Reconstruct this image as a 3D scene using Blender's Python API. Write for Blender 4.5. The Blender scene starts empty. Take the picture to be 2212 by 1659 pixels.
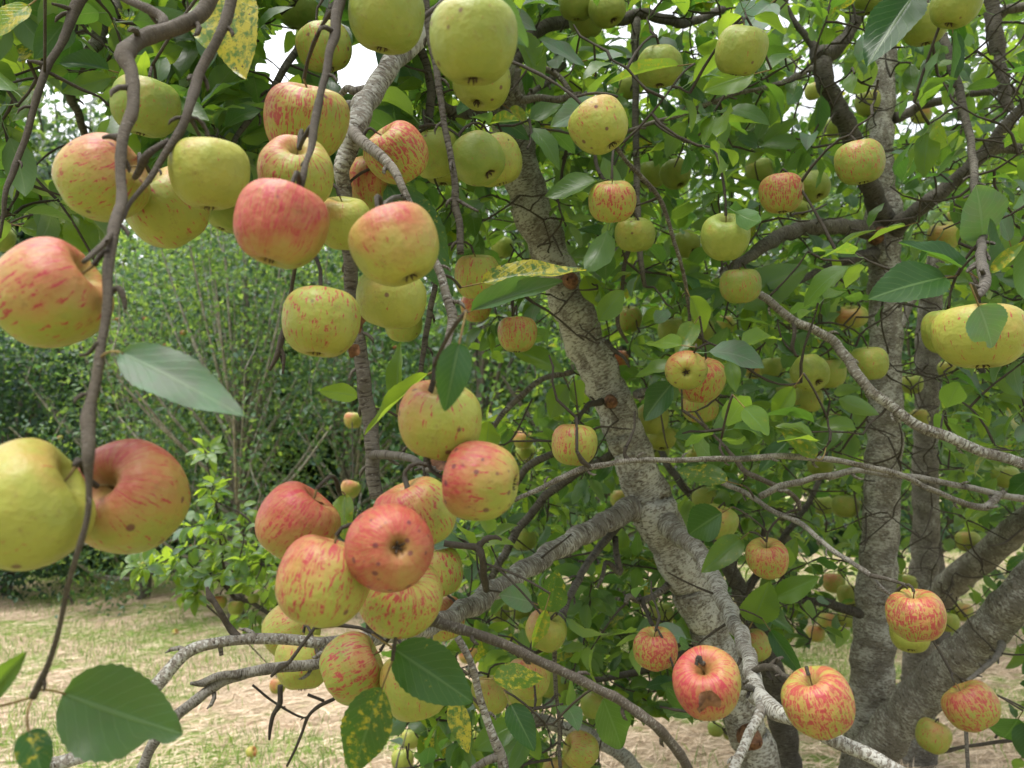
import bpy, math, random
import numpy as np
from mathutils import Vector, Matrix
random.seed(11); RS = np.random.RandomState(5)
scn = bpy.context.scene
# ------------------------------------------------------------------ camera
FW = 1671.0; CX = 1106.0; CY = 829.5          # lens measured on the photograph (2212 px wide)
CAMZ = 1.5; PITCH = math.radians(5.8)
cam = bpy.data.cameras.new('camera'); camo = bpy.data.objects.new('camera', cam)
scn.collection.objects.link(camo); scn.camera = camo
camo.location = (0, 0, CAMZ); camo.rotation_euler = (math.radians(90)+PITCH, 0, 0)
cam.sensor_width = 36; cam.lens = FW/2212*36; cam.clip_start = .02; cam.clip_end = 500
cam.dof.use_dof = True; cam.dof.focus_distance = 1.05; cam.dof.aperture_fstop = 7.5
# ------------------------------------------------------------------ world and sun (bright overcast)
w = bpy.data.worlds.new('World'); scn.world = w; w.use_nodes = True
nt = w.node_tree; bg = nt.nodes['Background']
sky = nt.nodes.new('ShaderNodeTexSky'); sky.sky_type = 'NISHITA'; sky.sun_disc = False
SUN_EL, SUN_AZ = math.radians(66), math.radians(-35)
sky.sun_elevation = SUN_EL; sky.sun_rotation = SUN_AZ; sky.dust_density = 4; sky.air_density = 1.2; sky.ozone_density = 1
hs = nt.nodes.new('ShaderNodeHueSaturation'); hs.inputs['Saturation'].default_value = .22
nt.links.new(sky.outputs[0], hs.inputs['Color']); nt.links.new(hs.outputs[0], bg.inputs[0])
bg.inputs[1].default_value = .10
sl = bpy.data.lights.new('sun', 'SUN'); sl.energy = 1.5; sl.angle = math.radians(24); sl.color = (1, .96, .9)
so = bpy.data.objects.new('sun', sl); scn.collection.objects.link(so)
# direction to the sun: high, from behind the camera's left shoulder
SD = Vector((-.45*math.cos(SUN_EL)*1.2, -.8*math.cos(SUN_EL), math.sin(SUN_EL))).normalized()
so.rotation_euler = SD.to_track_quat('Z', 'Y').to_euler(); so.location = SD*20
scn.view_settings.view_transform = 'Standard'; scn.view_settings.look = 'None'
scn.view_settings.exposure = 1.75; scn.view_settings.gamma = 1
scn.render.engine = 'CYCLES'
scn.cycles.max_bounces = 8; scn.cycles.transparent_max_bounces = 8; scn.cycles.diffuse_bounces = 4
scn.cycles.transmission_bounces = 4; scn.cycles.glossy_bounces = 2
scn.render.resolution_x = 1024; scn.render.resolution_y = 768

FWD = np.array([0, math.cos(PITCH), math.sin(PITCH)]); UPV = np.array([0, -math.sin(PITCH), math.cos(PITCH)])
RGT = np.array([1., 0, 0]); CAM = np.array([0, 0, CAMZ])
def P(x, y, d): return CAM + FWD*d + RGT*((x-CX)/FW*d) + UPV*((CY-y)/FW*d)
def proj(p):
    q = np.asarray(p) - CAM; d = q@FWD; dd = np.where(d < .01, .01, d)
    return CX+FW*(q@RGT)/dd, CY-FW*(q@UPV)/dd, d
def camdir(a): 
    v = RGT*a[0]+UPV*a[1]-FWD*a[2]; return v/np.linalg.norm(v)
def nrm(v): return v/(np.linalg.norm(v, axis=-1, keepdims=True)+1e-9)
# ------------------------------------------------------------------ object helpers
C = scn.collection
def link(o, parent=None):
    C.objects.link(o)
    if parent: o.parent = parent
    return o
def tag(o, label=None, cat=None, group=None, kind=None):
    if label: o['label'] = label
    if cat: o['category'] = cat
    if group: o['group'] = group
    if kind: o['kind'] = kind
    return o
def empty(name, loc=(0, 0, 0)):
    o = bpy.data.objects.new(name, None); o.empty_display_size = .02; o.location = loc; return link(o)
def mesh(name, V, F, mat, uv=None, attrs=None, parent=None, mi=None, smooth=True, obj=True):
    """V (n,3), F (m,4) quads, uv per vertex (n,2), attrs {name:(n,)}"""
    V = np.asarray(V, dtype=np.float32); F = np.asarray(F, dtype=np.int32)
    me = bpy.data.meshes.new(name); k = F.shape[1]
    me.vertices.add(len(V)); me.vertices.foreach_set('co', V.ravel())
    me.loops.add(F.size); me.loops.foreach_set('vertex_index', F.ravel())
    me.polygons.add(len(F)); me.polygons.foreach_set('loop_start', np.arange(0, F.size, k, dtype=np.int32))
    me.polygons.foreach_set('loop_total', np.full(len(F), k, dtype=np.int32))
    me.polygons.foreach_set('use_smooth', np.full(len(F), smooth))
    for m in (mat if isinstance(mat, (list, tuple)) else [mat]): me.materials.append(m)
    if mi is not None: me.polygons.foreach_set('material_index', np.asarray(mi, dtype=np.int32))
    if uv is not None:
        l = me.uv_layers.new(name='UVMap'); l.data.foreach_set('uv', np.asarray(uv, dtype=np.float32)[F.ravel()].ravel())
    for n, a in (attrs or {}).items():
        at = me.attributes.new(n, 'FLOAT', 'POINT'); at.data.foreach_set('value', np.asarray(a, dtype=np.float32))
    me.update(); me.validate()
    if not obj: return me
    return link(bpy.data.objects.new(name, me), parent)
class MB:
    def __init__(s): s.V = []; s.F = []; s.U = []; s.n = 0; s.mi = []; s.A = {}
    def add(s, V, F, U=None, mi=0, **at):
        s.V.append(V); s.F.append(np.asarray(F)+s.n); s.U.append(np.zeros((len(V), 2)) if U is None else U)
        s.mi.append(np.full(len(F), mi)); s.n += len(V)
        for k in ('rnd', 'yel'):
            v = at.get(k, .5 if k == 'rnd' else 0.); s.A.setdefault(k, []).append(np.full(len(V), v) if np.isscalar(v) else v)
    def build(s, name, mats, parent=None, smooth=True):
        return mesh(name, np.concatenate(s.V), np.concatenate(s.F), mats, np.concatenate(s.U),
                    {k: np.concatenate(v) for k, v in s.A.items()}, parent, np.concatenate(s.mi), smooth)
# ------------------------------------------------------------------ material helpers
class N:
    def __init__(s, name):
        s.m = bpy.data.materials.new(name); s.m.use_nodes = True; s.t = s.m.node_tree
        s.b = s.t.nodes['Principled BSDF']; s.out = s.t.nodes['Material Output']
    def n(s, ty, **kw):
        o = s.t.nodes.new('ShaderNode'+ty)
        for k, v in kw.items(): setattr(o, k, v)
        return o
    def set(s, inp, v):
        if hasattr(v, 'is_output'): s.t.links.new(v, inp)
        else: inp.default_value = v
    def math(s, op, a, b=0, c=0, clamp=False):
        o = s.n('Math', operation=op); o.use_clamp = clamp
        s.set(o.inputs[0], a); s.set(o.inputs[1], b); s.set(o.inputs[2], c); return o.outputs[0]
    def mix(s, f, a, b, bt='MIX'):
        o = s.n('Mix', data_type='RGBA', blend_type=bt)
        s.set(o.inputs[0], f)
        for i, v in ((6, a), (7, b)):
            s.set(o.inputs[i], (*v, 1) if isinstance(v, tuple) and len(v) == 3 else v)
        return o.outputs[2]
    def noise(s, vec, scale, detail=3, rough=.55, W=None, dist=0):
        o = s.n('TexNoise', noise_dimensions='4D' if W is not None else '3D')
        s.set(o.inputs['Vector'], vec); s.set(o.inputs['Scale'], scale); s.set(o.inputs['Detail'], detail)
        s.set(o.inputs['Roughness'], rough); s.set(o.inputs['Distortion'], dist)
        if W is not None: s.set(o.inputs['W'], W)
        return o.outputs[0]
    def ramp(s, f, a, b):
        o = s.n('MapRange', interpolation_type='SMOOTHSTEP'); s.set(o.inputs[0], f); s.set(o.inputs[1], a); s.set(o.inputs[2], b)
        return o.outputs[0]
    def attr(s, name): return s.n('Attribute', attribute_name=name).outputs['Fac']
    def vec(s, x, y, z=0.):
        o = s.n('CombineXYZ'); s.set(o.inputs[0], x); s.set(o.inputs[1], y); s.set(o.inputs[2], z); return o.outputs[0]
    def bump(s, h, strength=.3, dist=.01):
        o = s.n('Bump'); s.set(o.inputs['Strength'], strength); s.set(o.inputs['Distance'], dist); s.set(o.inputs['Height'], h)
        s.set(s.b.inputs['Normal'], o.outputs[0]); return o.outputs[0]

def mat_leaf(name, far=False, hue=(1, 1, 1)):
    m = N(name); rnd0 = m.attr('rnd'); yel = m.attr('yel'); rnd = m.math('MINIMUM', rnd0, 1.)
    bloom_sheen = m.math('MINIMUM', m.math('MAXIMUM', m.math('SUBTRACT', rnd0, 1.), 0.), 1.); rnd = m.math('SUBTRACT', rnd, m.math('MULTIPLY', m.ramp(bloom_sheen, 0., .05), .75))
    uv = m.n('UVMap').outputs[0]; sp = m.n('SeparateXYZ'); m.set(sp.inputs[0], uv); u, v = sp.outputs[0], sp.outputs[1]
    geo = m.n('NewGeometry'); back = geo.outputs['Backfacing']
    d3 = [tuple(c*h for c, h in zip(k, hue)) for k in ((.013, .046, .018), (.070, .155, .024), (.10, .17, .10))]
    top = m.mix(rnd, d3[0], d3[1])
    nz = m.noise(m.n('TexCoord').outputs['Object'], 30 if not far else 3, 2)
    top = m.mix(m.math('MULTIPLY', nz, .5), top, tuple(c*1.6 for c in d3[0]))
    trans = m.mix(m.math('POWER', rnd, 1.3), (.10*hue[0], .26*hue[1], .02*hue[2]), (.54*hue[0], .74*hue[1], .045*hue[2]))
    bot = d3[2]
    au = m.math('ABSOLUTE', m.math('SUBTRACT', u, .5))
    if not far:
        mid = m.math('SUBTRACT', 1, m.ramp(au, .012, .035))
        fr = m.math('FRACT', m.math('SUBTRACT', m.math('MULTIPLY', v, 8.5), m.math('MULTIPLY', au, 5.5)))
        sv = m.math('SUBTRACT', 1, m.ramp(m.math('ABSOLUTE', m.math('SUBTRACT', fr, .5)), .02, .11))
        vein = m.math('MAXIMUM', mid, m.math('MULTIPLY', sv, .38))
        top = m.mix(m.math('MULTIPLY', vein, .55), top, (.16, .26, .09))
        bot = m.mix(m.math('MULTIPLY', vein, .7), (.085, .165, .075), (.22, .30, .15))
        trans = m.mix(m.math('MULTIPLY', vein, .45), trans, (.10, .22, .03))
        # mottled yellowing with dark scab spots
        t2 = m.n('TexCoord').outputs['Object']
        off = m.n('VectorMath', operation='ADD'); m.set(off.inputs[0], t2); m.set(off.inputs[1], m.vec(m.math('MULTIPLY', rnd, 9.), 0., 0.))
        mot = m.noise(off.outputs[0], 120, 5, .72)
        ym = m.ramp(mot, m.math('SUBTRACT', .70, m.math('MULTIPLY', yel, .32)), m.math('SUBTRACT', .85, m.math('MULTIPLY', yel, .32)))
        dk = m.ramp(m.noise(off.outputs[0], 210, 4, .7), .60, .66)
        dk = m.math('MULTIPLY', dk, m.ramp(yel, .1, .4))
        yc = m.mix(dk, (.40, .36, .04), (.05, .045, .015))
        top = m.mix(ym, m.mix(m.math('MULTIPLY', dk, .7), top, (.045, .035, .028)), yc); bot = m.mix(ym, bot, yc)
        trans = m.mix(ym, trans, m.mix(dk, (.50, .46, .03), (.03, .025, .01)))
        # grey-purple bloom plus painted bluish sky reflection on a few leaves (rnd above 1)
        bn = m.ramp(m.noise(t2, 48, 5, .65), .42, .60)
        top = m.mix(m.math('MULTIPLY', bloom_sheen, .85), top, m.mix(m.math('MULTIPLY', bn, .6), (.145, .25, .185), (.20, .175, .21)))
        bot = m.mix(m.math('MULTIPLY', bloom_sheen, .5), bot, (.17, .25, .19))
        top = m.mix(m.math('MULTIPLY', m.math('MULTIPLY', vein, bloom_sheen), .45), top, (.30, .40, .26))
        m.bump(m.math('ADD', vein, m.math('MULTIPLY', m.noise(t2, 160, 3), .5)), .35, .0012)
    col = m.mix(back, top, bot)
    m.set(m.b.inputs['Base Color'], col); m.set(m.b.inputs['Roughness'], m.math('ADD', .33 if not far else .42, m.math('MULTIPLY', bloom_sheen, .25)))
    m.set(m.b.inputs['Specular IOR Level'], .42)
    tr = m.n('BsdfTranslucent'); m.set(tr.inputs[0], trans)
    mx = m.n('MixShader'); mx.inputs[0].default_value = .42
    m.t.links.new(m.b.outputs[0], mx.inputs[1]); m.t.links.new(tr.outputs[0], mx.inputs[2]); m.t.links.new(mx.outputs[0], m.out.inputs[0])
    return m.m
def mat_bark(name, base=(.165, .15, .125), pale=(.43, .43, .39), dark=(.05, .038, .028), rings=1., sc=1.):
    m = N(name); uv = m.n('UVMap').outputs[0]; sp = m.n('SeparateXYZ'); m.set(sp.inputs[0], uv); u, v = m.math('MULTIPLY', sp.outputs[0], sc), m.math('MULTIPLY', sp.outputs[1], sc)
    oc = m.n('ObjectInfo'); cs = m.n('SeparateColor'); m.set(cs.inputs[0], oc.outputs['Color'])
    lich, bri = cs.outputs[0], cs.outputs[1]
    st = m.vec(m.math('MULTIPLY', u, 60.), m.math('MULTIPLY', v, 300.), m.math('MULTIPLY', oc.outputs['Random'], 30.))
    n1 = m.noise(st, 1, 4, .62, dist=.6)
    n2 = m.noise(m.vec(m.math('MULTIPLY', u, 95.), m.math('MULTIPLY', v, 260.), m.math('MULTIPLY', oc.outputs['Random'], 50.)), 1, 5, .65, dist=.4)
    n3 = m.noise(m.vec(u, v, 0.), 14, 3)
    c = m.mix(m.ramp(n3, .35, .65), base, tuple(k*1.35 for k in base))
    c = m.mix(m.math('MULTIPLY', m.math('SUBTRACT', 1, m.ramp(n1, .36, .52)), .9 if rings == 1 else .5), c, dark)
    th = m.math('SUBTRACT', .76, m.math('MULTIPLY', lich, .27))
    nl = m.math('ADD', m.math('MULTIPLY', n2, .72), m.math('MULTIPLY', n3, .28))
    lf = m.ramp(nl, m.math('SUBTRACT', th, .075), m.math('SUBTRACT', th, .05))
    c = m.mix(m.math('MULTIPLY', lf, .85), c, m.mix(m.ramp(n3, .35, .60), tuple(k*.62 for k in pale), pale))
    # lenticel dots
    vo = m.n('TexVoronoi'); m.set(vo.inputs['Vector'], m.vec(m.math('MULTIPLY', u, 160.), m.math('MULTIPLY', v, 260.), 0.)); vo.inputs['Scale'].default_value = 1
    dot = m.math('SUBTRACT', 1, m.ramp(vo.outputs['Distance'], .12, .2))
    c = m.mix(m.math('MULTIPLY', dot, .45), c, pale)
    c = m.mix(1., c, m.vec(bri, bri, bri), 'MULTIPLY')
    m.set(m.b.inputs['Base Color'], c); m.set(m.b.inputs['Roughness'], .8); m.set(m.b.inputs['Specular IOR Level'], .25)
    h = m.math('ADD', m.math('MULTIPLY', n1, 1.), m.math('ADD', m.math('MULTIPLY', lf, .3), m.math('MULTIPLY', n2, .6)))
    m.bump(h, .7*rings, .005); return m.m
def mat_apple():
    m = N('apple_skin'); tc = m.n('TexCoord').outputs['Object']; oi = m.n('ObjectInfo'); rn = oi.outputs['Random']
    cs = m.n('SeparateColor'); m.set(cs.inputs[0], oi.outputs['Color']); yl, bl, stv = cs.outputs[0], cs.outputs[1], cs.outputs[2]
    scab = oi.outputs['Alpha']; W = m.math('MULTIPLY', rn, 77.)
    sp = m.n('SeparateXYZ'); m.set(sp.inputs[0], tc); x, y, z = sp.outputs
    rho = m.math('MAXIMUM', m.math('SQRT', m.math('ADD', m.math('MULTIPLY', x, x), m.math('MULTIPLY', y, y))), .08)
    cx, cy = m.math('DIVIDE', x, rho), m.math('DIVIDE', y, rho)
    # wobble so that the stripes waver
    wob = m.noise(tc, 3.2, 3, W=W)
    fq = m.math('ADD', 12., m.math('MULTIPLY', rn, 12.))
    stp = m.vec(m.math('MULTIPLY', m.math('ADD', cx, m.math('MULTIPLY', wob, .25)), fq), m.math('MULTIPLY', cy, fq), m.math('MULTIPLY', z, 3.6))
    s1 = m.noise(stp, 1., 3, .6, W=W)
    stp2 = m.vec(m.math('MULTIPLY', cx, 5.), m.math('MULTIPLY', cy, 5.), m.math('MULTIPLY', z, 9.))
    s2 = m.noise(stp2, 1., 3, .6, W=m.math('ADD', W, 9.))
    big = m.noise(tc, 1.5, 3, W=W); fine = m.noise(tc, 9, 4, .6, W=W)
    side = m.math('ADD', m.math('MULTIPLY', x, .62), m.math('MULTIPLY', z, .55))
    side = m.math('ADD', side, m.math('MULTIPLY', m.math('SUBTRACT', big, .5), 1.5))
    # base
    c = m.mix(m.math('ADD', yl, m.math('MULTIPLY', m.math('SUBTRACT', big, .5), .9), clamp=True), (.135, .21, .032), (.345, .345, .062))
    c = m.mix(m.math('MULTIPLY', m.ramp(fine, .45, .75), .28), c, (.25, .26, .07))
    # orange-pink wash, then red blush
    wash = m.ramp(side, m.math('SUBTRACT', .75, m.math('MULTIPLY', bl, 1.35)), m.math('SUBTRACT', 1.45, m.math('MULTIPLY', bl, 1.25)))
    c = m.mix(m.math('MULTIPLY', wash, .6), c, (.40, .17, .075))
    red = m.ramp(side, m.math('SUBTRACT', 1.2, m.math('MULTIPLY', bl, 1.25)), m.math('SUBTRACT', 1.9, m.math('MULTIPLY', bl, 1.25)))
    red = m.math('MULTIPLY', red, m.math('ADD', .45, m.math('MULTIPLY', m.ramp(s1, .3, .62), .55)))
    c = m.mix(m.math('MULTIPLY', red, .9), c, m.mix(m.ramp(fine, .4, .7), (.31, .016, .035), (.38, .07, .06)))
    # broken stripes
    side2 = m.ramp(side, -1.0, .9)
    lo = m.math('SUBTRACT', .685, m.math('ADD', m.math('MULTIPLY', stv, .12), m.math('MULTIPLY', m.math('MULTIPLY', side2, stv), .12)))
    stripe = m.ramp(s1, lo, m.math('ADD', lo, .03))
    stripe = m.math('MULTIPLY', stripe, m.ramp(s2, .40, .50))
    c = m.mix(m.math('MULTIPLY', m.math('MULTIPLY', m.ramp(s1, m.math('SUBTRACT', lo, .09), m.math('ADD', lo, .05)), stv), .3), c, (.50, .16, .09))
    c = m.mix(m.math('MULTIPLY', stripe, .88), c, (.33, .030, .045))
    # russet in the stalk cavity and round the eye
    cav = m.math('MULTIPLY', m.math('SUBTRACT', 1, m.ramp(rho, .12, .42)), m.ramp(m.math('ABSOLUTE', z), .3, .5))
    c = m.mix(m.math('MULTIPLY', cav, .5), c, (.22, .20, .045))
    # russet netting and weathered brownish shading
    rus = m.math('MULTIPLY', m.ramp(m.noise(tc, 2.6, 5, .72, W=m.math('ADD', W, 31.)), .53, .66), m.ramp(m.noise(tc, 24, 3, .7, W=W), .42, .62))
    c = m.mix(m.math('MULTIPLY', rus, .6), c, (.19, .12, .045))
    # lenticels
    vo = m.n('TexVoronoi'); m.set(vo.inputs['Vector'], tc); vo.inputs['Scale'].default_value = 12
    dot = m.math('SUBTRACT', 1, m.ramp(vo.outputs['Distance'], .06, .13))
    c = m.mix(m.math('MULTIPLY', dot, .5), c, (.20, .12, .045))
    # scab: dark purple-brown blotches
    vo2 = m.n('TexVoronoi'); m.set(vo2.inputs['Vector'], tc); vo2.inputs['Scale'].default_value = 3.4
    vsc = m.n('SeparateColor'); m.set(vsc.inputs[0], vo2.outputs['Color'])
    sd = m.math('SUBTRACT', m.math('ADD', vo2.outputs['Distance'], m.math('MULTIPLY', fine, .12)), m.math('MULTIPLY', vsc.outputs[0], .10))
    sc = m.math('SUBTRACT', 1, m.ramp(sd, .17, .30)); sc = m.math('MULTIPLY', sc, m.ramp(vsc.outputs[1], m.math('SUBTRACT', 1.02, scab), m.math('SUBTRACT', 1.07, scab)))
    c = m.mix(m.math('MULTIPLY', sc, .8), c, (.10, .025, .035))
    m.set(m.b.inputs['Base Color'], c)
    m.set(m.b.inputs['Roughness'], m.math('ADD', .36, m.math('MULTIPLY', fine, .22))); m.set(m.b.inputs['Specular IOR Level'], .33)
    m.b.inputs['Subsurface Weight'].default_value = .0
    m.bump(m.math('ADD', m.noise(tc, 3.5, 2, W=W), m.math('MULTIPLY', m.noise(tc, 30, 4, .7, W=W), .10)), .16, .02); return m.m
def mat_plain(name, col, col2, scale=40, rough=.8, coord='Object', bump=.4, thr=(.3, .7)):
    m = N(name); tc = m.n('TexCoord').outputs[coord]; n = m.noise(tc, scale, 4, .6)
    m.set(m.b.inputs['Base Color'], m.mix(m.ramp(n, *thr), col, col2)); m.set(m.b.inputs['Roughness'], rough)
    m.set(m.b.inputs['Specular IOR Level'], .25)
    if bump: m.bump(n, bump, .01)
    return m.m
def mat_blade(name, a, b, tr):
    m = N(name); rnd = m.attr('rnd'); m.set(m.b.inputs['Base Color'], m.mix(rnd, a, b)); m.set(m.b.inputs['Roughness'], .6)
    t = m.n('BsdfTranslucent'); m.set(t.inputs[0], m.mix(rnd, a, b)); mx = m.n('MixShader'); mx.inputs[0].default_value = tr
    m.t.links.new(m.b.outputs[0], mx.inputs[1]); m.t.links.new(t.outputs[0], mx.inputs[2]); m.t.links.new(mx.outputs[0], m.out.inputs[0]); return m.m
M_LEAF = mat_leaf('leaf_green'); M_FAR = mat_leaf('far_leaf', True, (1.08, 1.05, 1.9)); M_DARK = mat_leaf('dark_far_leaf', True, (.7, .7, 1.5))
M_BARK = mat_bark('bark_trunk'); M_TWIG = mat_bark('bark_twig', (.085, .072, .056), (.26, .25, .215), (.032, .025, .02), .9, 2.4)
M_APPLE = mat_apple()
M_STEM = mat_plain('apple_stalk', (.22, .17, .06), (.12, .075, .035), 60)
M_CALYX = mat_plain('dry_calyx', (.10, .07, .045), (.03, .022, .016), 60)
M_BROWN = mat_plain('dry_leaf', (.26, .13, .07), (.09, .045, .028), 90)
def mat_ground():
    m = N('mown_ground'); tc = m.n('TexCoord').outputs['Object']
    st = m.n('Mapping'); m.set(st.inputs[0], tc); st.inputs['Scale'].default_value = (1, 2.2, 1)
    n1 = m.noise(tc, .9, 4, .6); n2 = m.noise(st.outputs[0], 22, 6, .75, dist=1.2); n3 = m.noise(tc, 6, 4)
    straw = m.mix(m.ramp(n2, .34, .60), (.29, .21, .13), (.66, .53, .39))
    gr = m.mix(n2, (.13, .22, .04), (.34, .44, .12))
    c = m.mix(m.ramp(m.math('ADD', m.math('MULTIPLY', n1, .7), m.math('MULTIPLY', n3, .3)), .46, .57), straw, gr)
    m.set(m.b.inputs['Base Color'], c); m.set(m.b.inputs['Roughness'], .95); m.b.inputs['Specular IOR Level'].default_value = .1
    m.bump(n2, .9, .04); return m.m
M_GROUND = mat_ground()
M_STRAW = mat_blade('cut_straw', (.44, .31, .20), (.84, .70, .53), .2)
M_GRASS = mat_blade('grass_blade', (.10, .22, .03), (.34, .48, .10), .4)
# ------------------------------------------------------------------ shape helpers
def catmull(pts, k):
    p = np.asarray(pts, float); p = np.vstack([2*p[0]-p[1], p, 2*p[-1]-p[-2]]); out = []
    for i in range(1, len(p)-2):
        t = np.linspace(0, 1, k, endpoint=False)[:, None]; a, b, c, d = p[i-1:i+3]
        out.append(.5*((2*b)+(c-a)*t+(2*a-5*b+4*c-d)*t*t+(-a+3*b-3*c+d)*t**3))
    return np.vstack(out+[p[-2][None]])
def tube(mb, pts, rad, sides=8, mi=0, lump=0., cap=True, rs=RS, rnd=.5):
    pts = np.asarray(pts, float); n = len(pts); rad = np.broadcast_to(np.asarray(rad, float), (n,))
    T = nrm(np.gradient(pts, axis=0)); a = FWD-T[0]*(T[0]@FWD)
    if np.linalg.norm(a) < .1: a = RGT-T[0]*(T[0]@RGT)
    a = nrm(a); th = np.linspace(0, 2*math.pi, sides+1); V = []; U = []
    s = np.concatenate([[0], np.cumsum(np.linalg.norm(np.diff(pts, axis=0), axis=1))]); r0 = rad.mean()
    ph = rs.rand(4)*6
    for i in range(n):
        a = nrm(a-T[i]*(T[i]@a)); b = np.cross(T[i], a)
        rr = rad[i]*np.ones(sides+1)
        if lump: rr = rr*(1+lump*(.5*np.sin(2*th+ph[0]+s[i]*9)+.35*np.sin(3*th+ph[1]-s[i]*17)+.5*np.sin(s[i]*31+ph[2]+np.sin(th))+.25*np.sin(s[i]*73+ph[3]+2*np.sin(th+1))))
        V.append(pts[i]+np.outer(np.cos(th)*rr, a)+np.outer(np.sin(th)*rr, b)); U.append(np.stack([th*r0, np.full(sides+1, s[i])], 1))
    k = sides+1; F = [(i*k+j, i*k+j+1, (i+1)*k+j+1, (i+1)*k+j) for i in range(n-1) for j in range(sides)]
    V = np.vstack(V); U = np.vstack(U)
    if cap:
        m0 = len(V); V = np.vstack([V, pts[0][None], pts[-1][None]]); U = np.vstack([U, [[0, 0]], [[0, s[-1]]]])
        for j in range(0, sides, 2):
            j2 = min(j+2, sides)
            F.append((m0, j2, j+1, j)); o = (n-1)*k; F.append((m0+1, o+j, o+j+1, o+j2))
    mb.add(V, F, U, mi, rnd=rnd)
def leaf_shape(rows=7, cols=3, width=.54, fold=.35, bend=.6, wave=.03, twist=0., serr=0., pet=.28, tipw=1., bite=0.):
    """leaf along +Y from its stalk at the origin; length 1 blade after a thin stalk"""
    vs = np.linspace(0, 1, rows+1); us = np.linspace(-1, 1, cols)
    def wd(v): return width*.5*(np.sin(math.pi*np.clip(v, 0, 1)**.82)**.72)*(1.08-.25*v*tipw)
    V = []; U = []
    ang = 0; y = 0; z = 0; step = 1/rows
    for i, v in enumerate(vs):
        w_ = max(wd(v), .006)
        if serr and 0 < v < 1: w_ *= 1+serr*(1 if i % 2 else -1)
        a = bend*v; tw = twist*v
        for u in us:
            ww = w_
            if bite and u > 0: ww = w_*(1-bite*math.exp(-((v-.8)/.09)**2))
            x = u*ww; h = abs(x)*fold*(1-.4*v)+wave*math.sin(v*13+u*2)*abs(u)**2*(1 if u > 0 else -.8)
            xx = x*math.cos(tw)-h*math.sin(tw); hh = x*math.sin(tw)+h*math.cos(tw)
            V.append((xx, y-hh*math.sin(-a), z+hh*math.cos(a))); U.append((.5+u*.5*min(1, .25+w_/(width*.45)), v))
        y += step*math.cos(a); z -= step*math.sin(a)
    F = [(i*cols+j, i*cols+j+1, (i+1)*cols+j+1, (i+1)*cols+j) for i in range(rows) for j in range(cols-1)]
    V = np.array(V); V[:, 1] += pet
    # stalk: a thin three-sided tube
    n0 = len(V); pw = .011; P_ = []
    for t in (0, .5, 1.03):
        for k in range(3): P_.append((pw*math.cos(k*2.09), t*pet, pw*math.sin(k*2.09)-.02*math.sin(t*3.1)))
    V = np.vstack([V, P_]); U += [(.5, .5)]*9
    for r in range(2):
        for k in range(3): F.append((n0+r*3+k, n0+r*3+(k+1) % 3, n0+r*3+3+(k+1) % 3, n0+r*3+3+k))
    return V, np.array(F), np.array(U)
LT = [leaf_shape(6, 3, .43+.13*RS.rand(), .15+.5*RS.rand(), -.1+1.2*RS.rand(), .05*RS.rand(), RS.uniform(-.6, .6), tipw=RS.uniform(.3, 1.6)) for _ in range(14)]
LF = [tuple([np.array([(0, 0, 0), (w_, .4, .1), (0, 1., -b_), (-w_, .4, .1), (0, .5, -.02)]), np.array([(0, 1, 2, 4), (0, 4, 2, 3)]), np.array([(.5, 0), (1, .4), (.5, 1), (0, .4), (.5, .5)])]) for w_, b_ in ((.3, .1), (.24, .3), (.33, -.1), (.2, .2))]
def frames(Y, Nn):
    Y = nrm(Y); X = nrm(np.cross(Y, Nn)); Z = np.cross(X, Y); return X, Y, Z
def leaves(mb, pos, Y, Nn, size, rnd, yel, tmpl, mi=0, rs=RS):
    """many leaves at once: stalk foot at pos, pointing along Y with face normal Nn"""
    n = len(pos)
    if n == 0: return
    X, Y, Z = frames(Y, Nn); pick = rs.randint(0, len(tmpl), n)
    for t, (V, F, U) in enumerate(tmpl):
        ix = np.where(pick == t)[0]
        if len(ix) == 0: continue
        R = np.stack([X[ix], Y[ix], Z[ix]], 1)*size[ix][:, None, None]        # rows = axes
        VV = np.einsum('vk,nkj->nvj', V, R)+pos[ix][:, None, :]
        FF = F[None]+(np.arange(len(ix))*len(V))[:, None, None]
        mb.add(VV.reshape(-1, 3), FF.reshape(-1, F.shape[1]), np.tile(U, (len(ix), 1)), mi,
               rnd=np.repeat(rnd[ix], len(V)), yel=np.repeat(yel[ix], len(V)))
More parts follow.
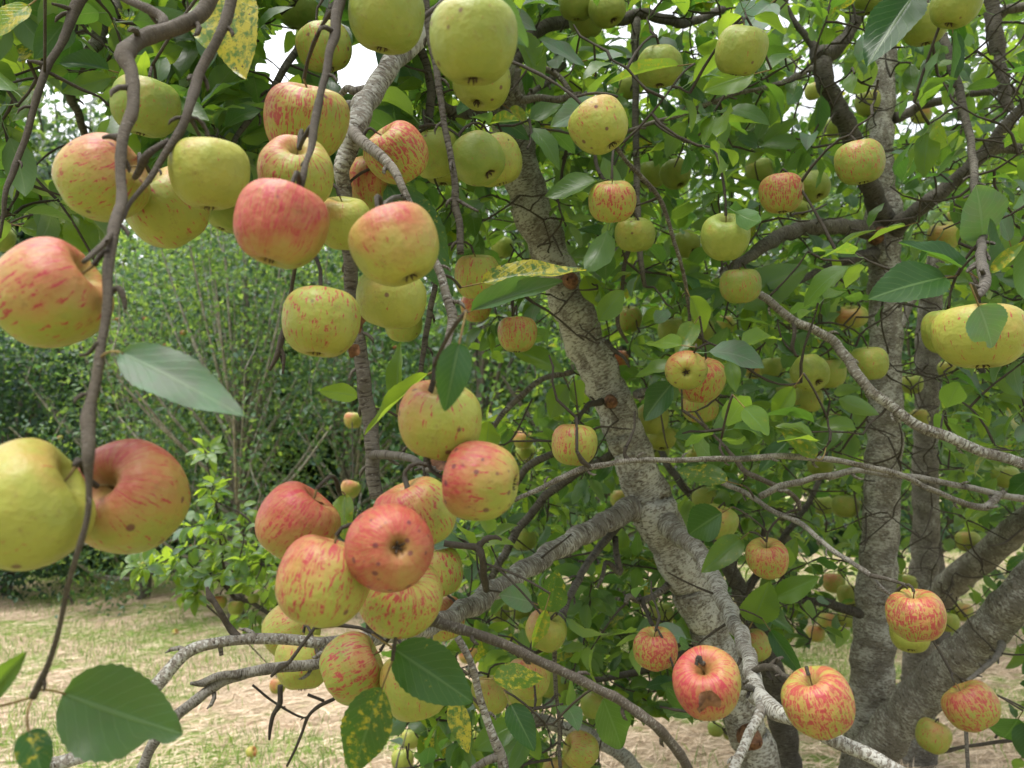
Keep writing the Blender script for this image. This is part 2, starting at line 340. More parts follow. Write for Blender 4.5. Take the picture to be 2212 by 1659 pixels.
# ------------------------------------------------------------------ limbs: points are (x, y, metres from the lens, width) ; real widths follow
# tree, material, lichen, brightness, points
BR = [
('A','B',.76,1.05,[(1010,40,1.35,50),(1060,110,1.6,70),(1092,185,1.78,76),(1108,300,1.85,84),(1150,450,1.88,90),(1210,600,1.9,86),(1252,710,1.9,93),(1306,830,1.9,88),(1348,930,1.9,88),(1374,1005,1.9,90),(1408,1090,1.9,108),(1456,1200,1.9,92),(1500,1290,1.9,88),(1536,1370,1.9,88),(1575,1470,1.9,88),(1610,1560,1.9,88),(1650,1680,1.9,94),(1700,1900,1.9,110),(1745,2120,1.9,135),(1760,2330,1.9,180)]),
('A','T',.25,1.0,[(480,-30,.74,36),(430,30,.72,38),(345,70,.69,38),(300,92,.67,40),(272,118,.65,44),(285,150,.64,33),(285,200,.63,30),(283,245,.62,29),(268,292,.61,27),(262,350,.60,25),(262,420,.59,24),(250,470,.57,26),(240,540,.55,25),(234,620,.53,24),(226,700,.52,22),(214,760,.51,24),(202,850,.50,26),(193,910,.49,33),(191,985,.48,30),(192,1030,.48,17),(188,1110,.48,15),(166,1200,.48,15),(146,1270,.49,14),(130,1350,.5,13),(105,1430,.51,15),(72,1505,.52,20)]),
('A','T',.2,.9,[(240,-20,.74,22),(300,10,.72,22),(345,36,.71,24),(352,60,.70,24)]),
('A','T',.2,.85,[(505,-20,.70,28),(490,40,.69,27),(470,82,.68,24),(440,140,.67,24),(424,178,.66,26),(408,235,.64,22),(385,290,.63,20),(350,345,.62,17),(320,390,.61,14),(280,440,.60,12),(262,475,.58,12),(225,525,.54,16),(180,566,.50,12)]),
('A','T',.1,.75,[(400,238,.66,9),(418,270,.67,9),(430,292,.68,9),(434,306,.69,7)]),
('A','T',.1,.75,[(365,305,.63,16),(330,325,.62,15),(308,345,.62,18),(298,372,.63,17),(292,384,.64,12)]),
('A','T',.1,.8,[(262,300,.61,24),(240,296,.61,14),(222,298,.61,8)]),
('A','T',.1,.8,[(232,640,.53,16),(255,620,.53,14),(268,640,.53,15),(272,668,.53,10)]),
('A','T',.1,.8,[(212,740,.51,12),(190,764,.51,9),(172,768,.51,9)]),
('A','T',.1,.8,[(424,176,.67,16),(412,166,.67,12),(406,172,.66,7)]),
('A','T',.15,.8,[(190,-20,.98,27),(160,30,.97,26),(138,80,.96,19),(108,132,.95,18),(95,170,.94,18),(73,232,.93,17),(50,310,.92,15),(30,372,.91,15),(12,420,.90,12),(0,515,.90,6)]),
('A','T',.15,.7,[(160,22,.97,14),(135,14,.96,10),(112,8,.95,7)]),
('A','T',.15,.7,[(97,140,.95,12),(80,135,.95,10),(62,132,.95,6)]),
('A','B',.4,.7,[(262,-30,1.7,36),(232,40,1.65,36),(212,80,1.62,32),(185,122,1.6,28),(150,205,1.62,22),(172,250,1.65,18),(186,305,1.7,15)]),
('A','T',.3,.75,[(738,-20,.74,28),(726,60,.72,26),(712,110,.70,22),(705,150,.69,20),(692,210,.67,18),(682,250,.66,22),(673,312,.64,18),(662,350,.62,14),(655,385,.61,18),(648,412,.61,17)]),
('A','T',.2,.7,[(672,275,.65,12),(657,300,.66,12),(646,322,.68,10)]),
('A','B',.1,.5,[(720,-20,1.32,18),(700,60,1.3,18),(663,68,1.3,17),(640,110,1.3,18),(615,146,1.28,18),(583,207,1.27,17),(547,247,1.25,15),(520,285,1.24,13),(500,312,1.22,12)]),
('A','B',.75,1.0,[(1062,120,1.62,60),(1000,40,1.3,50),(940,50,1.18,46),(905,80,1.12,46),(870,112,1.08,44),(838,150,1.05,46),(808,192,1.03,48),(785,232,1.0,52),(768,275,.98,48),(750,320,.98,44),(742,370,.98,36),(746,430,.99,31),(749,470,.995,28)]),
('A','B',.25,.62,[(744,400,.985,28),(746,430,.99,30),(750,520,1.0,30),(757,600,1.02,32),(766,690,1.03,31),(778,765,1.04,33),(787,830,1.04,34),(797,900,1.05,35),(802,960,1.05,34),(808,1020,1.05,33),(812,1075,1.05,32)]),
('A','B',.45,.95,[(760,285,.97,30),(790,312,.93,27),(828,340,.91,25),(856,378,.89,21),(872,412,.88,18),(888,446,.88,15),(915,520,.87,17),(945,578,.86,19),(962,625,.85,20),(976,672,.84,24),(972,712,.83,19),(962,760,.78,15),(952,795,.73,11),(948,815,.70,9)]),
('A','B',.5,.8,[(805,190,1.03,20),(770,198,1.04,20),(752,192,1.05,17),(735,204,1.06,15)]),
('A','B',.5,.8,[(782,232,1.0,24),(752,228,1.02,20),(730,240,1.04,20),(712,232,1.05,13)]),
('A','B',.5,.9,[(860,120,1.07,22),(864,60,1.02,20),(884,20,1.0,20),(900,-20,.98,22)]),
('A','T',.0,.65,[(970,-10,.86,12),(940,18,.84,12),(915,40,.83,13),(894,60,.83,15)]),
('A','B',.1,.5,[(917,-20,1.0,16),(924,50,1.0,17),(937,117,1.0,16),(950,207,1.0,15),(967,300,1.0,15),(980,383,1.0,16),(984,440,1.0,19),(993,480,1.0,17),(994,550,1.0,17)]),
('A','B',.1,.45,[(984,430,1.0,10),(1010,445,.99,8),(1032,456,.98,6)]),
('A','B',.1,.4,[(905,105,1.3,22),(925,150,1.3,19),(932,200,1.3,22),(922,275,1.3,20)]),
('A','B',.3,.5,[(1085,195,1.78,40),(1020,240,1.6,30),(985,240,1.5,24),(955,225,1.45,18),(950,170,1.4,12)]),
('A','B',.3,.5,[(1088,205,1.76,30),(1120,112,1.8,32),(1155,70,1.85,30),(1215,48,1.9,29),(1290,45,1.95,26),(1355,38,2.0,28),(1400,32,2.0,26),(1480,50,2.1,22),(1560,20,2.2,18)]),
('A','B',.3,.6,[(1374,45,1.95,20),(1373,130,1.9,17),(1373,250,1.85,16),(1375,340,1.8,16),(1377,450,1.75,15),(1383,560,1.7,13),(1395,620,1.7,9)]),
('A','B',.5,.75,[(1118,150,1.6,16),(1115,190,1.6,17),(1132,215,1.6,19),(1165,213,1.6,16),(1198,215,1.58,17),(1235,207,1.57,14),(1268,204,1.56,14)]),
('A','B',.4,.75,[(1170,145,1.6,14),(1205,165,1.6,13),(1235,200,1.58,12)]),
('A','B',.2,.5,[(1215,140,1.8,18),(1180,180,1.7,14),(1140,208,1.66,12)]),
('A','T',.6,1.05,[(1355,285,1.45,11),(1400,268,1.5,10),(1474,247,1.55,10),(1574,207,1.6,10),(1660,187,1.65,11),(1707,170,1.7,12),(1754,147,1.8,14)]),
('A','T',.6,1.0,[(1324,310,1.2,12),(1350,345,1.22,11),(1387,383,1.25,12),(1430,440,1.28,11),(1462,540,1.3,10),(1478,600,1.32,9),(1487,655,1.34,9),(1490,705,1.35,7)]),
('A','T',.3,.6,[(1285,335,1.3,9),(1292,365,1.28,10),(1302,385,1.26,9),(1318,392,1.25,7)]),
('A','T',.2,.4,[(1232,280,1.6,8),(1215,370,1.6,8),(1205,430,1.6,6)]),
('A','T',.4,.8,[(1376,500,1.74,12),(1352,560,1.7,11),(1342,640,1.7,9),(1335,700,1.7,10),(1356,742,1.7,7)]),
('A','B',.62,1.05,[(1412,1078,1.94,49),(1385,1090,1.9,62),(1352,1104,1.85,54),(1310,1128,1.78,49),(1240,1165,1.68,48),(1180,1200,1.6,46),(1110,1248,1.5,44),(1050,1288,1.42,48),(990,1325,1.32,44),(900,1362,1.15,41),(800,1378,.98,32),(710,1386,.90,28),(640,1384,.88,25),(533,1380,.86,25),(467,1388,.85,25),(412,1406,.84,28),(368,1443,.83,30),(337,1480,.82,33),(290,1540,.8,33),(210,1615,.78,32),(150,1640,.77,30),(97,1655,.76,28),(40,1700,.75,26)]),
('A','T',.3,.75,[(518,1382,.86,24),(498,1355,.86,16),(476,1322,.85,15),(462,1300,.85,14),(452,1288,.85,17),(446,1268,.85,8)]),
('A','B',.5,.8,[(475,1394,.85,12),(478,1415,.85,10)]),
('A','T',.85,1.0,[(760,1418,1.05,24),(690,1432,1.02,26),(597,1443,1.0,27),(500,1462,.98,26),(448,1492,.97,26),(415,1520,.96,25),(377,1553,.95,27),(333,1605,.94,26),(300,1670,.93,26)]),
('A','T',.8,.9,[(520,1458,.98,22),(470,1462,.97,20),(440,1475,.97,18),(412,1476,.96,8)]),
('A','T',.2,.6,[(680,1355,.84,8),(655,1390,.83,9),(625,1430,.82,10),(604,1442,.82,16),(585,1462,.82,7)]),
('A','T',.1,.45,[(607,1480,.95,14),(605,1520,.95,14),(590,1545,.95,12),(583,1575,.95,10),(581,1598,.95,5)]),
('A','T',.2,.4,[(545,1480,1.3,6),(590,1515,1.3,6),(640,1545,1.3,6),(662,1552,1.3,4)]),
('A','T',.3,.6,[(722,1508,1.2,9),(690,1525,1.2,9),(665,1550,1.2,8),(650,1590,1.2,7),(620,1655,1.2,6)]),
('A','T',.3,.55,[(665,1500,1.2,8),(700,1515,1.2,7)]),
('A','T',.5,1.0,[(920,1340,.76,30),(940,1336,.76,34),(960,1346,.76,27),(1020,1366,.76,25),(1104,1400,.76,25),(1180,1432,.76,25),(1247,1466,.76,25),(1300,1495,.76,24),(1337,1512,.76,25),(1407,1560,.76,25),(1450,1605,.77,25),(1490,1668,.78,25)]),
('A','B',.6,1.0,[(988,1378,.9,16),(1005,1405,.9,17),(1018,1435,.9,15),(1032,1490,.9,17),(1048,1545,.9,18),(1066,1590,.9,20),(1080,1630,.9,25),(1090,1680,.9,24)]),
('A','B',.4,.9,[(1078,1632,.9,20),(1050,1642,.9,18),(1022,1662,.9,16)]),
('A','T',.1,.7,[(655,410,.8,10),(640,560,.82,9),(632,610,.84,10),(620,680,.85,12),(603,755,.85,16),(583,800,.85,6)]),
('A','T',.1,.7,[(604,750,.85,10),(612,770,.85,9),(611,808,.85,5)]),
('A','B',.72,1.1,[(1415,1080,1.96,40),(1435,1122,1.88,58),(1470,1160,1.78,46),(1500,1180,1.7,40),(1530,1225,1.62,38),(1556,1280,1.52,37),(1580,1330,1.42,36),(1605,1385,1.3,37),(1622,1440,1.18,36),(1632,1490,1.08,38),(1652,1520,1.0,42),(1707,1549,.93,36),(1774,1583,.88,36),(1840,1613,.85,35),(1900,1645,.83,34),(1960,1680,.82,34)]),
('A','B',.8,1.05,[(1648,1518,1.0,30),(1636,1550,.97,24),(1618,1590,.95,22),(1596,1640,.93,22),(1580,1680,.92,24)]),
('A','T',.7,.9,[(1630,1490,1.06,16),(1600,1480,.98,17),(1588,1468,.93,22),(1570,1450,.86,17),(1548,1446,.81,15),(1525,1436,.775,17),(1514,1432,.745,9)]),
('A','T',.7,.9,[(1590,1476,.95,14),(1565,1482,.84,13),(1548,1496,.79,13),(1536,1512,.77,9)]),
('A','T',.4,.8,[(1624,1452,1.14,16),(1655,1440,1.08,17),(1676,1444,1.02,17),(1684,1452,1.0,13),(1700,1462,.95,15),(1722,1470,.88,12),(1745,1468,.84,8)]),
('A','T',.4,.8,[(1665,1440,1.06,13),(1680,1427,1.06,12),(1692,1420,1.06,7)]),
('A','B',.6,1.0,[(1560,590,1.6,16),(1640,636,1.55,19),(1707,686,1.52,20),(1757,713,1.5,21),(1802,738,1.5,23),(1828,775,1.48,24),(1857,816,1.46,23),(1907,865,1.44,23),(1974,913,1.42,24),(2057,950,1.4,24),(2141,980,1.38,24),(2240,1015,1.36,26)]),
('A','T',.4,.7,[(1712,690,1.52,11),(1716,725,1.5,10),(1712,750,1.5,9),(1720,770,1.5,7)]),
('A','T',.75,1.1,[(1110,1082,1.15,11),(1160,1058,1.15,12),(1204,1036,1.15,14),(1260,1014,1.15,17),(1300,1005,1.15,15),(1354,996,1.15,14),(1474,993,1.16,13),(1590,991,1.17,15),(1707,986,1.18,15),(1790,993,1.2,15),(1874,1008,1.22,14),(1957,1030,1.24,14),(2007,1056,1.26,14),(2074,1083,1.28,15),(2124,1097,1.3,18),(2150,1075,1.32,18),(2170,1062,1.33,13)]),
('A','T',.2,.75,[(1275,1010,1.15,12),(1258,995,1.14,13),(1246,975,1.13,9)]),
('A','T',.2,.65,[(1356,994,1.15,14),(1350,980,1.15,10),(1353,965,1.15,10)]),
('A','T',.85,1.05,[(1640,1073,1.3,16),(1687,1050,1.3,17),(1730,1042,1.3,16),(1764,1030,1.3,15),(1800,1026,1.3,18),(1850,1017,1.3,15),(1907,1023,1.3,15),(2007,1036,1.31,15),(2090,1053,1.32,15),(2150,1066,1.33,16),(2240,1084,1.34,18)]),
('A','T',.5,.9,[(1474,886,1.4,8),(1524,923,1.4,8),(1560,958,1.4,8),(1586,990,1.38,12),(1605,1015,1.37,14),(1635,1030,1.36,14),(1690,1056,1.35,13),(1720,1078,1.36,12),(1728,1100,1.36,9)]),
('A','T',.8,1.0,[(1544,1036,1.35,13),(1607,1063,1.3,13),(1660,1098,1.24,12),(1700,1118,1.2,12),(1734,1133,1.17,13),(1790,1183,1.1,12),(1840,1215,1.05,11),(1874,1239,1.02,12),(1907,1273,1.0,9),(1932,1290,1.0,6)]),
('A','T',.5,.8,[(1882,1243,1.01,12),(1915,1250,.98,10),(1940,1258,.95,9),(1956,1262,.94,6)]),
('A','T',.1,.6,[(1940,1258,.95,6),(1952,1264,.94,6),(1960,1272,.94,4)]),
('A','B',.5,.65,[(1240,804,1.92,13),(1187,813,1.92,13),(1147,836,1.9,13),(1104,876,1.9,14),(1070,916,1.88,12),(1054,950,1.88,8)]),
('A','B',.4,.55,[(1340,975,2.0,20),(1270,1010,2.0,20),(1204,1050,2.0,20),(1150,1105,2.0,20),(1110,1160,1.98,20),(1075,1225,1.96,19),(1055,1260,1.96,16)]),
('A','B',.4,.55,[(1215,974,2.05,16),(1170,990,2.05,18),(1137,1013,2.05,18),(1110,1050,2.05,14),(1075,1090,2.05,12)]),
('A','T',.4,.7,[(960,1173,1.2,16),(1000,1178,1.2,16),(1030,1185,1.2,19),(1042,1210,1.2,18),(1046,1250,1.25,18),(1050,1275,1.3,16)]),
('A','T',.2,.7,[(1036,1185,1.2,13),(1050,1165,1.2,14),(1070,1160,1.2,11),(1084,1166,1.2,6)]),
('A','B',.35,.55,[(1345,1125,1.9,26),(1317,1156,1.85,20),(1270,1216,1.7,18),(1240,1270,1.6,17),(1220,1310,1.55,18),(1204,1356,1.5,16),(1197,1406,1.5,11),(1200,1473,1.5,10),(1206,1540,1.5,9),(1208,1600,1.5,9),(1210,1670,1.5,9)]),
('A','T',.4,.6,[(1198,1395,1.5,12),(1175,1402,1.48,12),(1158,1410,1.47,9)]),
('A','T',.4,.65,[(1200,1372,1.5,10),(1180,1355,1.47,13),(1185,1350,1.46,12)]),
('A','B',.4,.5,[(1330,1160,1.85,14),(1332,1205,1.8,14),(1340,1235,1.8,16),(1310,1215,1.78,10),(1300,1250,1.75,9),(1290,1270,1.75,6)]),
('A','B',.5,.6,[(1450,1258,1.9,20),(1415,1285,1.85,15),(1385,1298,1.8,16),(1360,1288,1.75,13),(1352,1305,1.74,12)]),
('A','T',.3,.6,[(1388,1298,1.78,13),(1398,1325,1.7,11),(1410,1350,1.62,10)]),
('A','B',.5,.9,[(1430,850,1.9,20),(1375,848,1.85,20),(1385,860,1.8,16)]),
('A','T',.6,.85,[(1310,740,1.84,16),(1325,755,1.8,12),(1345,770,1.76,9),(1360,792,1.72,7)]),
('A','T',.3,.7,[(1300,868,1.84,20),(1278,872,1.78,15),(1262,885,1.7,12),(1250,905,1.6,9),(1248,918,1.55,6)]),
('A','B',.3,.5,[(1280,1470,2.2,14),(1400,1445,2.1,16),(1500,1400,2.0,18),(1540,1370,1.95,20)]),
('A','B',.85,.9,[(1010,1440,2.3,16),(1080,1500,2.3,24),(1137,1538,2.3,28),(1204,1570,2.3,30),(1240,1575,2.28,34),(1304,1606,2.25,32),(1354,1640,2.2,32),(1400,1690,2.2,32),(1560,1800,2.0,40),(1700,1900,1.95,60)]),
('A','T',.3,.55,[(1150,860,1.7,5),(1100,955,1.7,5),(1040,953,1.7,5)]),
('A','T',.2,.55,[(1100,953,1.25,5),(1150,953,1.25,5),(1192,953,1.25,5)]),
('A','B',.2,.45,[(955,540,1.35,9),(940,620,1.35,12),(925,690,1.35,14),(915,760,1.35,13),(905,825,1.35,10)]),
('A','T',.2,.5,[(1105,660,1.5,8),(1115,625,1.5,9),(1135,640,1.5,10),(1150,652,1.5,8)]),
('A','T',.2,.45,[(1108,625,1.5,6),(1108,670,1.5,7),(1109,692,1.5,7)]),
('A','B',.3,.6,[(800,985,1.05,22),(850,982,1.0,20),(890,992,.95,18),(915,1010,.86,16),(925,1015,.78,12),(945,1020,.72,9)]),
('A','T',.1,.6,[(917,1060,.8,9),(918,1000,.8,8),(915,945,.8,6)]),
('A','T',.3,.5,[(505,1290,2.9,8),(470,1250,2.9,7),(430,1228,2.9,6),(380,1235,2.9,5),(290,1240,2.9,3)]),
('A','T',.3,.6,[(700,1400,2.6,10),(610,1345,2.8,10),(540,1300,2.9,10),(500,1285,2.9,9),(478,1190,2.9,6),(470,1110,2.9,6),(458,1050,2.9,5),(447,1000,2.9,4),(442,972,2.9,3)]),
('A','T',.3,.5,[(560,1240,2.8,7),(560,1180,2.8,6),(535,1120,2.8,5),(480,1090,2.85,4)]),
('A','T',.3,.5,[(590,1330,2.8,8),(620,1260,2.7,7),(640,1210,2.7,5)]),
('A','B',.2,.55,[(2105,440,1.35,16),(2120,500,1.2,18),(2118,560,1.0,22),(2128,600,.92,26),(2122,625,.89,22),(2112,642,.87,14)]),
('A','B',.3,.6,[(1990,-60,1.7,22),(2060,150,1.6,20),(2100,330,1.5,18),(2105,445,1.35,16)]),
('A','B',.2,.5,[(800,1378,.98,20),(790,1300,.92,18),(770,1200,.86,16),(745,1110,.78,14),(733,1062,.74,9)]),
('A','B',.2,.5,[(790,1290,.92,14),(830,1240,.88,12),(860,1180,.86,9)]),
('A','B',.2,.5,[(880,432,.885,12),(862,425,.8,11),(840,432,.7,10),(824,450,.63,7)]),
('A','B',.2,.5,[(960,-120,.95,18),(985,-70,.85,16),(1008,-40,.74,13),(1019,-6,.64,9)]),
('B','B',.3,.7,[(2165,1390,2.1,18),(2150,1420,1.95,14),(2110,1455,1.75,10),(2076,1482,1.58,8)]),
# tree B: the upright trunk
('B','B',.66,1.0,[(1935,-60,2.6,34),(1918,60,2.6,46),(1908,180,2.6,52),(1902,300,2.6,56),(1904,400,2.6,64),(1908,470,2.6,80),(1910,560,2.6,70),(1912,700,2.6,72),(1912,850,2.6,74),(1910,960,2.6,76),(1906,1060,2.6,78),(1898,1200,2.6,83),(1890,1320,2.6,88),(1884,1450,2.6,94),(1876,1560,2.6,100),(1868,1680,2.6,112),(1855,1850,2.6,150),(1850,1990,2.6,190)]),
('B','B',.3,.45,[(1910,480,2.58,50),(1880,405,2.5,44),(1858,360,2.45,44),(1834,283,2.4,44),(1805,225,2.38,44),(1785,180,2.36,42),(1772,128,2.35,46),(1800,108,2.35,38),(1832,75,2.35,28),(1862,20,2.35,28),(1880,-30,2.35,28)]),
('B','B',.2,.4,[(1772,128,2.35,44),(1750,90,2.35,18),(1710,40,2.35,16),(1690,-10,2.35,14)]),
('B','B',.4,.6,[(1915,500,2.63,50),(1850,493,2.5,38),(1800,489,2.42,36),(1741,493,2.34,36),(1690,508,2.26,34),(1650,532,2.2,32),(1610,560,2.15,24),(1560,590,2.1,18)]),
('B','B',.2,.45,[(1915,543,2.63,34),(1850,556,2.5,26),(1800,572,2.45,19),(1750,595,2.4,16),(1674,634,2.3,14)]),
('B','B',.3,.5,[(1925,500,2.58,50),(1960,470,2.5,38),(2000,440,2.45,36),(2060,393,2.4,34),(2124,333,2.35,32),(2175,268,2.3,26),(2240,200,2.25,24)]),
('B','B',.3,.75,[(2120,335,2.36,26),(2170,320,2.34,25),(2240,325,2.3,24)]),
('B','B',.3,.5,[(1930,258,2.6,28),(1965,240,2.6,22),(2000,226,2.58,20),(2041,214,2.56,20),(2107,200,2.54,18),(2240,196,2.5,18)]),
('B','B',.2,.5,[(2135,-30,2.4,34),(2150,80,2.4,34),(2160,140,2.4,28),(2170,200,2.4,26),(2180,240,2.4,22)]),
('B','B',.2,.6,[(2160,35,2.4,20),(2185,18,2.38,22),(2240,12,2.36,22)]),
('B','B',.6,.95,[(1840,1720,2.52,100),(1900,1610,2.45,92),(1980,1515,2.38,92),(2050,1440,2.3,88),(2130,1365,2.22,86),(2200,1290,2.15,86),(2290,1200,2.1,88)]),
('B','B',.2,.4,[(1890,1340,2.58,24),(1810,1310,2.6,22),(1750,1298,2.62,18),(1690,1296,2.65,16)]),
('B','T',.3,.45,[(1650,1140,1.9,12),(1645,1180,1.9,11),(1630,1240,1.9,10),(1605,1310,1.9,9),(1596,1350,1.9,7)]),
('B','T',.3,.7,[(2240,1590,2.1,9),(2165,1602,2.1,9),(2090,1612,2.1,9),(2035,1622,2.1,11),(2000,1606,2.1,9)]),
('B','T',.3,.5,[(2240,1585,2.1,6),(2170,1575,2.1,6),(2150,1595,2.1,6)]),
# tree C: farther trunk at the right, tree R: behind the leaning trunk
('C','B',.5,.75,[(2035,500,3.8,30),(2015,600,3.8,44),(2008,700,3.8,54),(2004,850,3.8,54),(1998,1000,3.8,56),(2000,1120,3.8,58),(1995,1250,3.8,62),(1985,1400,3.8,66),(1980,1560,3.8,80),(1978,1670,3.8,95)]),
('C','B',.6,1.0,[(1995,1330,3.6,62),(2060,1258,3.3,62),(2130,1200,3.1,62),(2200,1140,2.9,64),(2280,1080,2.7,64)]),
('C','B',.3,.5,[(2005,700,3.8,30),(2060,740,3.7,16),(2120,800,3.6,12),(2210,900,3.5,9)]),
('C','B',.5,.9,[(2020,600,3.8,20),(1985,620,3.7,18),(1940,720,3.6,12)]),
('R','B',.4,.6,[(1530,1080,3.0,26),(1562,1185,3.0,32),(1600,1280,3.0,38),(1640,1370,2.95,46),(1668,1450,2.9,54),(1688,1550,2.9,58),(1702,1660,2.9,62),(1710,1800,2.9,78),(1712,1880,2.9,96)]),
('R','B',.3,.4,[(1562,1180,3.0,26),(1500,1080,3.1,20),(1440,1000,3.2,16),(1400,900,3.3,12)]),
('R','B',.3,.4,[(1600,1290,3.0,22),(1680,1180,3.1,16),(1760,1060,3.2,13),(1790,950,3.3,10),(1820,820,3.4,8)]),
]
